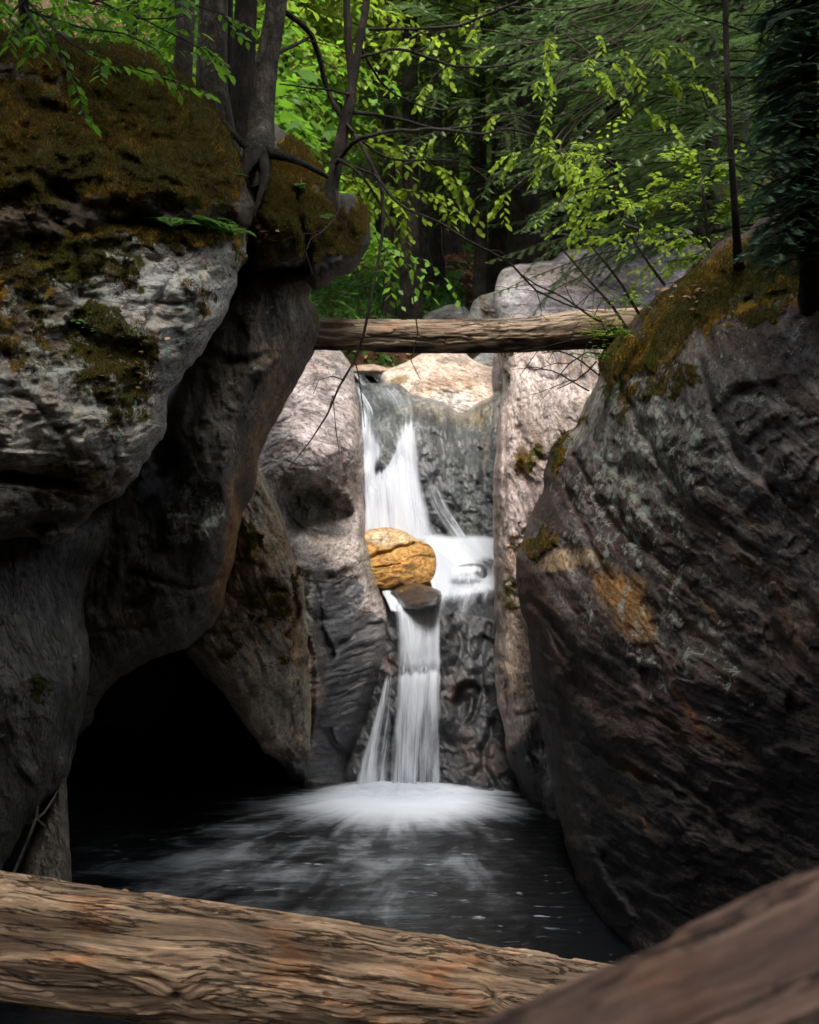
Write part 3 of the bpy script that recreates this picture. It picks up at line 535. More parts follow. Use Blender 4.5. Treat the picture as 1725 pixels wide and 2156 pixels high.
rp = rock('pink_rock_pillar', 'tall pinkish rock pillar with brown moss stains right of the waterfall',
     [(1056, 700), (1240, 690), (1320, 720), (1400, 900), (1400, 1500), (1260, 1800), (1190, 1790), (1150, 1760), (1112, 1712), (1098, 1680), (1088, 1640), (1066, 1590), (1060, 1530), (1048, 1480), (1041, 1400), (1043, 1330), (1040, 1260), (1040, 1180), (1038, 1100), (1040, 1000), (1046, 930), (1052, 860), (1058, 800)],
     [(1070, 720, 9.7), (1250, 720, 9.5), (1060, 900, 9.35), (1150, 900, 9.0), (1050, 1150, 9.1), (1120, 1150, 8.7), (1250, 1150, 8.6), (1070, 1300, 8.75), (1130, 1400, 8.4), (1090, 1500, 8.35), (1150, 1600, 8.1), (1110, 1650, 8.4), (1200, 1750, 7.9)],
     Rr=34, E=.55, T=1.0, seed=85, res=2.2, fol=('lin', 72), bulge=.08, bs=110, strata=.028, rough=.010, mott=[(30, 60, 9, (.68, .57, .53), .6, (1050, 1260, 740, 1300)), (34, 50, 9, (.17, .115, .09), .7, (1045, 1200, 860, 1500))], col=(.60, .48, .43),
     paint=[((1110, 960, 34, 60, 20), (.13, .075, .035), .85), ((1130, 800, 80, 60), (.64, .53, .50), .7), ((1110, 1080, 50, 70), (.24, .17, .18), .7), ((1075, 1170, 22, 60), (.16, .09, .04), .7), ((1100, 1270, 40, 50), (.14, .10, .05), .8),
            ((1090, 1390, 50, 100), (.45, .34, .26), .9), ((1052, 1180, 10, 300), (.14, .12, .11), .75), ((1150, 1640, 110, 140), (.035, .035, .036), 1.0), ((1180, 1760, 90, 60), (.03, .03, .03), 1), ((1085, 1630, 18, 60, -15), (.25, .15, .09), .7)],
     moss=[((1110, 970, 30, 60, 20), .45), ((1072, 760, 12, 60), .45), ((1085, 1120, 40, 40), .40), ((1075, 1250, 30, 60), .45)], lichen=[((1130, 900, 80, 80), .2)],
     cracks=[([(1056, 780), (1062, 1000), (1055, 1200), (1060, 1400)], 5, .05), ([(1065, 1510), (1110, 1500), (1160, 1495)], 7, .06), ([(1090, 900), (1130, 960), (1180, 960)], 7, .05), ([(1062, 1440), (1076, 1540), (1095, 1640)], 6, .09), ([(1100, 760), (1150, 800), (1200, 790)], 6, .04)],
     wet=[((1160, 1640, 60, 110), .55)], jit=3)
right = rock('leaning_boulder', 'huge dark leaning boulder with slanting streaked layers filling the right side, one ochre patch',
     [(2300, 380), (1900, 400), (1650, 440), (1560, 492), (1520, 505), (1482, 540), (1440, 582), (1390, 618), (1350, 650), (1312, 690), (1275, 730), (1262, 755), (1262, 790), (1244, 828), (1215, 890), (1180, 920), (1156, 950), (1150, 985), (1142, 1030),
      (1120, 1080), (1100, 1130), (1087, 1180), (1088, 1220), (1098, 1280), (1112, 1330), (1118, 1400), (1128, 1470), (1142, 1550), (1160, 1640), (1184, 1745), (1200, 1815), (1225, 1890), (1258, 1960), (1290, 2010), (1330, 2120), (1500, 2330), (1900, 2400), (2300, 2400)],
     [(1850, 500, 4.6), (1850, 1000, 4.1), (1850, 1500, 3.9), (1850, 2100, 4.2), (1600, 520, 5.9), (1500, 560, 6.1), (1500, 800, 5.2), (1320, 720, 6.6), (1270, 850, 6.5), (1400, 900, 5.6), (1170, 960, 6.9), (1250, 1100, 6.2), (1100, 1190, 6.7), (1300, 1350, 5.6), (1180, 1350, 6.2), (1600, 1300, 4.7), (1150, 1550, 6.7),
      (1300, 1600, 5.6), (1200, 1700, 6.4), (1400, 1800, 5.2), (1600, 1700, 4.7), (1290, 2000, 5.8), (1500, 2100, 5.1)],
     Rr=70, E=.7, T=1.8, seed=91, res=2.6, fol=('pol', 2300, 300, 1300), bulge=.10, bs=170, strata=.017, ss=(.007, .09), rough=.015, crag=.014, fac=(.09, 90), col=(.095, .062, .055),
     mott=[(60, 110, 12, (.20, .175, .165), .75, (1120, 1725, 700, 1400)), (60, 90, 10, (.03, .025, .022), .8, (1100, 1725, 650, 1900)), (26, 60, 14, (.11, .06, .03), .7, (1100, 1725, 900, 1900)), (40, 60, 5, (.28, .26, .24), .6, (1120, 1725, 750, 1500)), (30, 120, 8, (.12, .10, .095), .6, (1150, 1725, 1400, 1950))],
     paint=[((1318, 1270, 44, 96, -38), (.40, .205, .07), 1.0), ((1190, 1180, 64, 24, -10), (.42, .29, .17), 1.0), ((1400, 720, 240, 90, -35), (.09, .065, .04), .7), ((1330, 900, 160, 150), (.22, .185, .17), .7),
            ((1300, 1750, 140, 300, -20), (.042, .042, .045), .9), ((1550, 1650, 260, 460, -30), (.030, .025, .024), .9), ((1350, 1450, 180, 120, 40), (.10, .062, .066), .7), ((1185, 1640, 30, 240, -8), (.09, .07, .055), .7), ((1530, 900, 60, 190, -25), (.23, .205, .19), .7), ((1420, 1290, 60, 150, -35), (.15, .12, .11), .6),  # dark lower blobs put shade into the rock colour
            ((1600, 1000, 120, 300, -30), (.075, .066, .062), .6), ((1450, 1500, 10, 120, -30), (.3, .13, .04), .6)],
     moss=[((1320, 745, 90, 60, -25), .95), ((1470, 620, 130, 70, -35), .95), ((1165, 960, 22, 50, 15), .8), ((1140, 1145, 45, 30), .62), ((1600, 560, 150, 80), .8), ((1190, 900, 30, 60, 40), .6), ((1420, 800, 60, 60), .6), ((1300, 850, 60, 50), .38), ((1750, 560, 150, 120), .7), ((1400, 700, 150, 80, -35), .66), ((1330, 800, 90, 60), .5), ((1560, 640, 130, 70), .6)],
     lichen=[((1330, 950, 200, 260), .85), ((1400, 1300, 260, 200, 40), .6), ((1600, 900, 200, 400), .5), ((1250, 1150, 100, 100), .5)],
     dents=[(1280, 1806, 9, 14, 0, .06, .3), (1300, 1825, 20, 5, 30, .03, .2), (1190, 1450, 30, 160, -10, .10, .1), (1320, 1280, 40, 80, -38, -.03, .5)],
     cracks=[([(1300, 800), (1380, 960), (1480, 1080), (1620, 1180)], 9, .09), ([(1210, 960), (1290, 1100), (1400, 1190), (1560, 1330)], 8, .06), ([(1460, 640), (1480, 800), (1560, 960), (1700, 1080)], 12, .10), ([(1110, 1260), (1200, 1360), (1230, 1520), (1290, 1600), (1440, 1680)], 10, .07),
             ([(1300, 1560), (1420, 1640), (1500, 1700), (1560, 1780)], 7, .05), ([(1220, 1700), (1260, 1830), (1330, 1930)], 9, -.06), ([(1180, 1000), (1260, 1180), (1290, 1220)], 7, .05)], jit=5)
# boulders in the shelf
orange = rock('orange_boulder', 'smooth orange boulder with carved hollows lying on the shelf between the two waterfalls',
     [(772, 1118), (795, 1112), (822, 1111), (852, 1119), (876, 1134), (902, 1146), (914, 1160), (919, 1180), (918, 1210), (914, 1232), (890, 1240), (850, 1240), (805, 1242), (770, 1240), (756, 1200), (760, 1140)],
     [(780, 1130, 10.0), (830, 1120, 10.15), (900, 1160, 10.0), (840, 1170, 9.75), (850, 1220, 9.65), (910, 1220, 9.85)],
     Rr=13, E=.16, T=.4, seed=103, res=1.4, crag=.003, fac=(.03, 34), fol=('lin', -12), bulge=.05, bs=45, strata=.008, rough=.002, col=(.46, .25, .075),
     paint=[((825, 1132, 70, 20), (.50, .37, .21), .9), ((850, 1222, 80, 13), (.36, .17, .04), .8), ((800, 1135, 20, 14), (.56, .46, .32), .6)], wet=[((860, 1215, 80, 30), .42)],
     dents=[(828, 1138, 30, 11, -10, .05, .1), (800, 1122, 14, 7, 0, .02, .1), (915, 1120, 40, 22, 30, .08, .1)], cracks=[([(765, 1176), (800, 1166), (840, 1154), (875, 1146), (912, 1150)], 4.5, .10), ([(790, 1196), (830, 1190), (872, 1176), (912, 1174)], 2.5, .02), ([(862, 1122), (866, 1134), (872, 1146)], 3, .03)], jit=1.5)
rock('wet_stone', 'small wet brown stone below the orange boulder at the lip of the lower waterfall',
     [(818, 1246), (832, 1234), (855, 1228), (880, 1228), (905, 1234), (928, 1246), (930, 1262), (922, 1278), (890, 1284), (850, 1284), (842, 1276), (836, 1262)],
     [(860, 1240, 9.5), (880, 1275, 9.12)], Rr=14, E=.15, T=.3, seed=107, res=1.5, bulge=.03, bs=40, strata=.02, rough=.006, col=(.085, .055, .045), wet_base=1.0,
     paint=[((850, 1238, 20, 6, -10), (.30, .15, .04), .8)], jit=1.5)
rock('submerged_stone', 'dark rounded stone with a thin curtain of water over it right of the orange boulder',
     [(940, 1215), (950, 1190), (985, 1182), (1018, 1188), (1034, 1205), (1030, 1232), (990, 1242), (950, 1240)], [(985, 1200, 10.05), (985, 1240, 9.8)],
     Rr=16, E=.2, T=.3, seed=109, res=2, bulge=.03, bs=40, strata=.015, col=(.11, .115, .11), wet_base=1.0, jit=1.5)

# ---------------------------------------------------------------- ground of the whole valley
def ground_h(x, y):
    xc = 0.1 + 0 * y; gw = np.where(y < 7, 1.6 + 0.36 * np.maximum(y, 0), 4.1 - 0.5 * np.clip(y - 7, 0, 4))
    c = sstep(gw, gw + 0.9, np.abs(x - xc)); c = np.maximum(c, sstep(12.6, 13.6, y)); c = np.maximum(c, sstep(-5, -7, y))
    bank = np.where(x < 0, 3.35, 3.0) + 0.35 * sstep(5, 7, y) * (x < 0)
    far = 3.9 + 0.36 * (y - 13) + 0.42 * np.maximum(y - 24, 0)
    bank = bank + 0.22 * np.maximum(np.abs(x) - gw - 1.5, 0)
    b = np.where(y > 13, np.maximum(far, 0) + 0.10 * np.maximum(np.abs(x) - 3, 0), bank)
    b = bank * (1 - sstep(10.5, 13.5, y)) + b * sstep(10.5, 13.5, y)
    b = b + sstep(-5, -12, y) * 0.5 * np.maximum(-y - 5, 0)
    n = 0.35 * fbm(x / 3.5, y / 3.5, 5, 4) + 0.10 * fbm(x / .7, y / .7, 9, 3)
    return (-0.9) * (1 - c) + (b + n) * c
def axis(lo, a, b, hi, fine, co): return np.concatenate([np.arange(lo, a, co), np.arange(a, b, fine), np.arange(b, hi + co, co)])
gxs = axis(-110, -9, 9, 110, .12, 2.0); gys = axis(-60, -4, 30, 120, .12, 2.0)
GX, GY = np.meshgrid(gxs, gys); GZ = ground_h(GX, GY)
def gridq(ny, nx):
    i = np.arange(ny * nx).reshape(ny, nx); return np.stack([i[:-1, :-1], i[:-1, 1:], i[1:, 1:], i[1:, :-1]], -1).reshape(-1, 4)
def ground_material():
    s = NT('forest_floor'); co = s.n('ShaderNodeTexCoord').outputs['Object']
    a = s.noise(co, 1.3, 6, .6); b = s.noise(co, 9, 8, .75); f = s.noise(co, 55, 5, .8)
    c = s.ramp(b, [(.32, (.018, .011, .007)), (.5, (.075, .036, .02)), (.66, (.19, .095, .055))])
    c = s.mix(s.mr(a, .5, .62), c, s.ramp(f, [(.3, (.01, .02, .006)), (.7, (.05, .09, .02))]))
    c = s.vscale(c, s.mr(f, .3, .75, .5, 1.5, False))
    s.l(s.bsdf(c, .9, s.bump(s.math('ADD', b, f), 1.0, .05), .1), s.out.inputs[0]); return s.m
g = mesh('ground', np.stack([GX, GY, GZ], -1).reshape(-1, 3), gridq(*GX.shape), None, None, ground_material()); tag(g, kind='structure')
# ---------------------------------------------------------------- water
def water_material(name, kind):
    s = NT(name); fl, cv = s.attr('flow'), s.attr('cover'); sx = s.n('ShaderNodeSeparateXYZ'); s.l(cv, sx.inputs[0]); cover, edge, _ = sx.outputs
    if kind == 'fall':
        st1 = s.noise(fl, 1.0, 6, .62, .25, st=(22, .8, 1)); st2 = s.noise(fl, 1.0, 4, .6, .1, st=(80, 1.6, 1)); lo = s.noise(fl, 1.0, 3, .5, .3, st=(7, 1.6, 1))
        v = s.math('ADD', s.math('MULTIPLY', st1, .55), s.math('ADD', s.math('MULTIPLY', st2, .2), s.math('MULTIPLY', lo, .35)))
        v = s.math('MULTIPLY', s.math('SUBTRACT', v, .55), 2.3)
        al = s.mr(s.math('ADD', cover, v), .02, .62, 0, 1, True)
        al = s.math('MULTIPLY', al, edge, clamp=True)
        col = s.mix(s.mr(st1, .3, .7), (.52, .56, .63), (.72, .75, .80))
        d = s.n('ShaderNodeBsdfDiffuse'); s.l(col, d.inputs[0]); t = s.n('ShaderNodeBsdfTranslucent'); s.l(col, t.inputs[0])
        m1 = s.n('ShaderNodeMixShader'); m1.inputs[0].default_value = .35; s.l(d.outputs[0], m1.inputs[1]); s.l(t.outputs[0], m1.inputs[2])
        tr = s.n('ShaderNodeBsdfTransparent'); mx = s.n('ShaderNodeMixShader'); s.l(al, mx.inputs[0]); s.l(tr.outputs[0], mx.inputs[1]); s.l(m1.outputs[0], mx.inputs[2])
        s.l(mx.outputs[0], s.out.inputs[0]); return s.m
    # pool: dark clear water carrying drifting foam
    co = s.n('ShaderNodeTexCoord').outputs['Object']
    a = s.noise(fl, 1.0, 6, .58, .5, st=(5.5, 1.5, 1)); b = s.noise(co, 1.0, 7, .7, .3, st=(5, 17, 1)); lo = s.noise(co, 1.0, 4, .6, .6, st=(1.3, 2.2, 1))
    rp = s.noise(co, 1.0, 6, .62, .5, st=(4.5, 15, 1)); rp2 = s.noise(co, 1.0, 4, .6, .3, st=(14, 44, 1))
    v = s.math('ADD', s.math('MULTIPLY', a, .45), s.math('ADD', s.math('MULTIPLY', b, .2), s.math('MULTIPLY', lo, .35)))
    v = s.math('MULTIPLY', s.math('SUBTRACT', v, .5), 3.6)
    v = s.math('MULTIPLY', v, s.mr(cover, .3, .9, 1.0, .3))
    f = s.mr(s.math('ADD', cover, v), .12, 1.2); f = s.math('MULTIPLY', f, s.mr(cover, 0.0, .25)) 
    f = s.math('MULTIPLY', f, s.mr(cover, .3, .9, .42, 1.0)); f = s.math('MAXIMUM', f, s.mr(s.math('ADD', cover, s.math('MULTIPLY', s.math('SUBTRACT', b, .5), .8)), .5, 1.25, 0, 1))
    dash = s.math('MULTIPLY', s.mr(s.math('ADD', rp, s.math('MULTIPLY', rp2, .35)), .80, .93), edge)
    f = s.math('MAXIMUM', f, s.math('MULTIPLY', dash, .5), clamp=True)
    h = s.math('ADD', s.math('MULTIPLY', rp, .5), s.math('ADD', s.math('MULTIPLY', rp2, .12), s.math('MULTIPLY', a, .25)))
    w = s.bsdf((.010, .011, .013, 1), .14, s.bump(h, .55, .05), .6)
    fo = s.n('ShaderNodeBsdfDiffuse'); fo.inputs[0].default_value = (.68, .72, .80, 1)
    mx = s.n('ShaderNodeMixShader'); s.l(f, mx.inputs[0]); s.l(w, mx.inputs[1]); s.l(fo.outputs[0], mx.inputs[2]); s.l(mx.outputs[0], s.out.inputs[0])
    return s.m
FALL = water_material('silky_falling_water', 'fall'); POOLM = water_material('dark_pool_water', 'pool')
# pool
xs = axis(-7, -3, 3, 7, .02, .25); ys = axis(-6, 2.8, 10, 11.0, .02, .25); WX, WY = np.meshgrid(xs, ys)
PX, PY = -0.03, 8.95
dx, dy = WX - PX, WY - PY; rr = np.hypot(dx * .9, dy * 1.15); th = np.arctan2(dy, dx)
sx_ = CX + WX / WY.clip(.5) * F; sy_ = CY + H / WY.clip(.5) * F
warp = .05 * pn(WX * .9, WY * .9, 4)
core = 1.25 * np.exp(-(np.abs((WX - PX) / .80) ** 2.0 + (np.abs(WY - 8.62) / .66) ** 2.4))
fan = .26 * np.exp(-((WX - PX + .35) / 1.5) ** 2 - ((WY - 7.7) / .95) ** 2)
left = .30 * np.exp(-((WX + 1.1) / .85) ** 2 - ((WY - 6.7) / .9) ** 2)
mid = .18 * np.exp(-((WX - .05) / .9) ** 2 - ((WY - 6.5) / .6) ** 2)
far_l = .18 * np.exp(-((WX + 1.5) / .6) ** 2 - ((WY - 7.3) / .4) ** 2)
core = core * (1 - sstep(8.95, 9.15, WY) * sstep(.25, .6, np.abs(WX - PX)) * .8)
cover = core + fan + left + mid + far_l
cover = cover * sstep(-2.6, -1.6, WX) * sstep(10.0, 9.3, WY)
dashm = sstep(8.2, 7.2, WY) * sstep(4.0, 5.2, WY) * (0.55 + .6 * sstep(-1.8, -.6, WX))
turb = .022 * fbm(WX * 2.0, WY * 4.0, 31, 4) + .02 * np.exp(-(rr / .6) ** 2)
wob = .006 * fbm(WX * 6, WY * 14, 33, 3)
o = mesh('water', np.stack([WX, WY, turb * np.exp(-rr / 2.0) + wob], -1).reshape(-1, 3), gridq(*WX.shape), None,
     {'flow': np.stack([th * 1.4 + warp, rr * 1.0, 0 * rr], -1).reshape(-1, 3), 'cover': np.stack([cover, dashm, 0 * rr], -1).reshape(-1, 3)}, POOLM)
tag(o, kind='structure')
# falling water: sheets between a left and a right edge line, each a list of (x, y, depth)
def sheet(name, L, Rt, cov, parent=None, n=60, m=140, seed=0, edge=(.12, .12, .06, .06), relief=.02, off=0.0, fs=1.0):
    def res(p, k):
        p = catmull(p, 4.0, False); t = np.r_[0, np.cumsum(np.hypot(*np.diff(p[:, :2], axis=0).T))]; q = np.linspace(0, t[-1], k)
        return np.stack([np.interp(q, t, p[:, i]) for i in range(3)], -1), t[-1]
    l, ln = res(L, m); r, _ = res(Rt, m); u = np.linspace(0, 1, n)[None, :, None]
    g = l[:, None, :] * (1 - u) + r[:, None, :] * u; x, y, d = g[..., 0], g[..., 1], g[..., 2]
    d = d - relief * (1.2 * np.sin(np.pi * u[..., 0]) + fbm(x / 22, y / 120, seed, 3)) + off
    V = P(x, y, d); U = np.repeat(u[..., 0], m, 0); Vv = np.repeat(np.linspace(0, 1, m)[:, None], n, 1)
    w = np.hypot(*(r - l)[:, :2].T)[:, None] * 0.0038; flow = np.stack([(U - .5) * np.maximum(w, .15) * fs + seed, Vv * ln * .0038, 0 * U + seed], -1)
    uj = U + .035 * pn(Vv * 5, U * 3, seed + 3); vj = Vv + .035 * pn(U * 7, Vv * 2, seed + 4)
    e = sstep(0, edge[0], uj) * sstep(0, edge[1], 1 - uj) * sstep(0, edge[2], vj) * sstep(0, edge[3], 1 - vj)
    c = cov(U, Vv, x, y) if callable(cov) else cov + 0 * U
    return mesh(name, V.reshape(-1, 3), gridq(m, n), None, {'flow': flow.reshape(-1, 3), 'cover': np.stack([c, e, 0 * e], -1).reshape(-1, 3)}, FALL, parent=parent)
wf = thing('waterfall', 'upper silky white waterfall sliding down behind the orange boulder', 'waterfall')
# thin dark glide at the head, thickening to white
def cov_up(U, V, x, y):
    w = sstep(885, 960, y) * .76 + .14
    w = w - .5 * np.exp(-((x - 812) / 26) ** 2 - ((y - 900) / 48) ** 2) - 1.2 * np.exp(-(((x - 812) + (y - 965) * .5) / 17) ** 2 - ((y - 962) / 46) ** 2)
    w = w + .5 * np.exp(-((x - 768) / 10) ** 2) * sstep(850, 900, y)
    w = w + .7 * np.exp(-((x - 856 - (950 - y) * .05) / 24) ** 2) * sstep(862, 935, y) + sstep(980, 1040, y) * .6
    return w - .22 * sstep(.90, 1.0, U)
sheet('water_sheet', [(747, 806, 12.05), (757, 850, 11.6), (760, 900, 11.3), (764, 960, 11.2), (768, 1020, 11.05), (768, 1080, 10.95), (760, 1130, 10.85)],
      [(824, 808, 11.95), (862, 830, 11.5), (884, 860, 11.25), (882, 930, 11.02), (888, 1000, 10.95), (902, 1070, 10.85), (925, 1135, 10.8)], cov_up, wf, 90, 220, 2, (.04, .14, .05, .02), off=-.10)
sheet('water_sheet', [(762, 925, 11.2), (764, 1000, 11.0), (768, 1070, 10.9), (760, 1130, 10.8)], [(872, 940, 11.0), (884, 1010, 10.9), (898, 1080, 10.8), (915, 1140, 10.75)],
      lambda U, V, x, y: .36 + .35 * V - 1.5 * np.exp(-(((x - 812) + (y - 965) * .5) / 19) ** 2 - ((y - 962) / 48) ** 2) - .4 * sstep(.7, 1, U), wf, 80, 180, 5, (.05, .2, .25, .02), off=-.20)
sheet('water_trickle', [(885, 985, 10.95), (905, 1060, 10.9), (950, 1140, 10.8)], [(915, 990, 10.95), (950, 1070, 10.9), (1005, 1145, 10.8)],
      lambda U, V, x, y: .20 + .25 * V - .15 * U, wf, 60, 100, 9, (.2, .35, .3, .05), off=-.10)
sh = thing('shelf_cascade', 'white foaming water on the shelf around the orange boulder, spilling over small steps', 'cascade')
sheet('water_sheet', [(752, 1105, 10.95), (760, 1130, 10.7), (790, 1150, 10.5), (880, 1185, 10.2), (905, 1230, 9.85), (900, 1285, 9.5)],
      [(1060, 1128, 10.85), (1060, 1150, 10.6), (1060, 1180, 10.35), (1056, 1210, 10.1), (1052, 1226, 9.85), (1050, 1244, 9.7)],
      lambda U, V, x, y: .92 - .72 * np.exp(-((x - 988) / 34) ** 2 - ((y - 1210) / 19) ** 2) - .45 * np.exp(-((x - 1030) / 22) ** 2 - ((y - 1195) / 26) ** 2) - .55 * sstep(1236, 1262, y + (x - 950) * .12) * sstep(930, 970, x)
      - .3 * np.exp(-((y - 1183) / 14) ** 2) * sstep(950, 990, x), sh, 160, 120, 12, (.02, .03, .10, .10), relief=.03, off=-.06, fs=.22)
sheet('water_curtain', [(948, 1188, 10.02), (944, 1205, 9.85), (940, 1238, 9.72)], [(1014, 1186, 10.02), (1020, 1205, 9.85), (1026, 1234, 9.72)],
      lambda U, V, x, y: .22 + .45 * np.exp(-((V - .2) / .16) ** 2), sh, 60, 50, 15, (.2, .2, .2, .3), off=-.12, fs=.45)
sheet('water_sheet', [(798, 1232, 9.8), (806, 1250, 9.6), (824, 1290, 9.3)], [(846, 1232, 9.8), (850, 1262, 9.6), (862, 1292, 9.35)], .6, sh, 40, 40, 17, (.1, .15, .1, .15), off=-.04)
sheet('water_sheet', [(930, 1232, 9.65), (925, 1262, 9.5), (928, 1330, 9.35), (932, 1380, 9.3)], [(1050, 1226, 9.7), (1050, 1256, 9.6), (1010, 1320, 9.4), (960, 1380, 9.3)],
      lambda U, V, x, y: .42 - .55 * V - .2 * U, sh, 80, 80, 19, (.05, .25, .1, .6), off=-.05, fs=.16)
lf = thing('waterfall', 'lower waterfall, a straight silky white column falling into the dark pool', 'waterfall')
sheet('water_sheet', [(822, 1270, 9.5), (828, 1300, 9.35), (835, 1350, 9.25), (832, 1400, 9.2), (842, 1425, 9.18)], [(932, 1262, 9.5), (931, 1300, 9.35), (930, 1350, 9.25), (930, 1400, 9.2), (930, 1425, 9.18)],
      lambda U, V, x, y: .62 + .2 * U - .28 * np.exp(-((x - 850) / 16) ** 2 - ((y - 1400) / 26) ** 2), lf, 80, 120, 21, (.22, .10, .06, .25), off=-.10)
sheet('water_sheet', [(840, 1412, 9.12), (834, 1450, 9.05), (826, 1540, 9.0), (816, 1672, 8.97)], [(929, 1405, 9.12), (929, 1450, 9.05), (928, 1540, 9.0), (926, 1672, 8.97)],
      lambda U, V, x, y: .26 + .14 * pn(U * 6, V * 2.5, 8) + .24 * np.exp(-((V - .0) / .35) ** 2) + .12 * np.exp(-((U - .35) / .3) ** 2), lf, 100, 180, 23, (.16, .10, .06, .0), off=-.13)
sheet('water_sheet', [(838, 1390, 9.15), (832, 1450, 9.1), (824, 1540, 9.05), (814, 1672, 9.0)], [(929, 1385, 9.15), (929, 1450, 9.1), (928, 1540, 9.05), (928, 1672, 9.0)],
      lambda U, V, x, y: .30 + .12 * pn(U * 5, V * 3, 9), lf, 80, 140, 25, (.1, .06, .1, .0), off=-.06)
sheet('water_veil', [(812, 1420, 9.12), (790, 1500, 9.05), (762, 1590, 9.0), (742, 1668, 8.97)], [(826, 1412, 9.14), (826, 1500, 9.1), (822, 1590, 9.06), (820, 1668, 9.02)],
      lambda U, V, x, y: .16 * np.exp(-((U - .3) / .25) ** 2) + .24 + .35 * sstep(.78, .97, V) * sstep(.7, .5, U) + .06 * V, lf, 70, 150, 27, (.18, .2, .08, .0), off=-.08)
# soft heaving foam where the fall lands
bx, by = np.meshgrid(np.linspace(-1, 1, 90), np.linspace(-1, 1, 60)); rr2 = np.sqrt(bx ** 2 + by ** 2)
fx_ = PX - .02 + bx * .85; fy_ = 8.83 + by * .42; fz = .015 + .06 * np.exp(-(rr2 / .45) ** 2) * (1 + .5 * fbm(fx_ * 5, fy_ * 5, 3, 3)) + .01 * fbm(fx_ * 9, fy_ * 9, 5, 3)
mesh('foam', np.stack([fx_, fy_, fz], -1).reshape(-1, 3), gridq(*bx.shape), None, {'flow': np.stack([np.arctan2(by, bx) * .5, rr2, 0 * bx], -1).reshape(-1, 3),
     'cover': np.stack([1.0 - .5 * rr2, sstep(1.0, .1, rr2) * .7, 0 * bx], -1).reshape(-1, 3)}, FALL, parent=lf)
# glassy water sliding in at the head of the falls
sheet('water_glide', [(728, 784, 13.0), (738, 796, 12.6), (750, 814, 12.0)], [(806, 788, 12.9), (812, 797, 12.5), (828, 814, 11.95)], lambda U, V, x, y: .02 + .10 * V, wf, 60, 40, 29, (.04, .06, .1, .2), off=-.08)

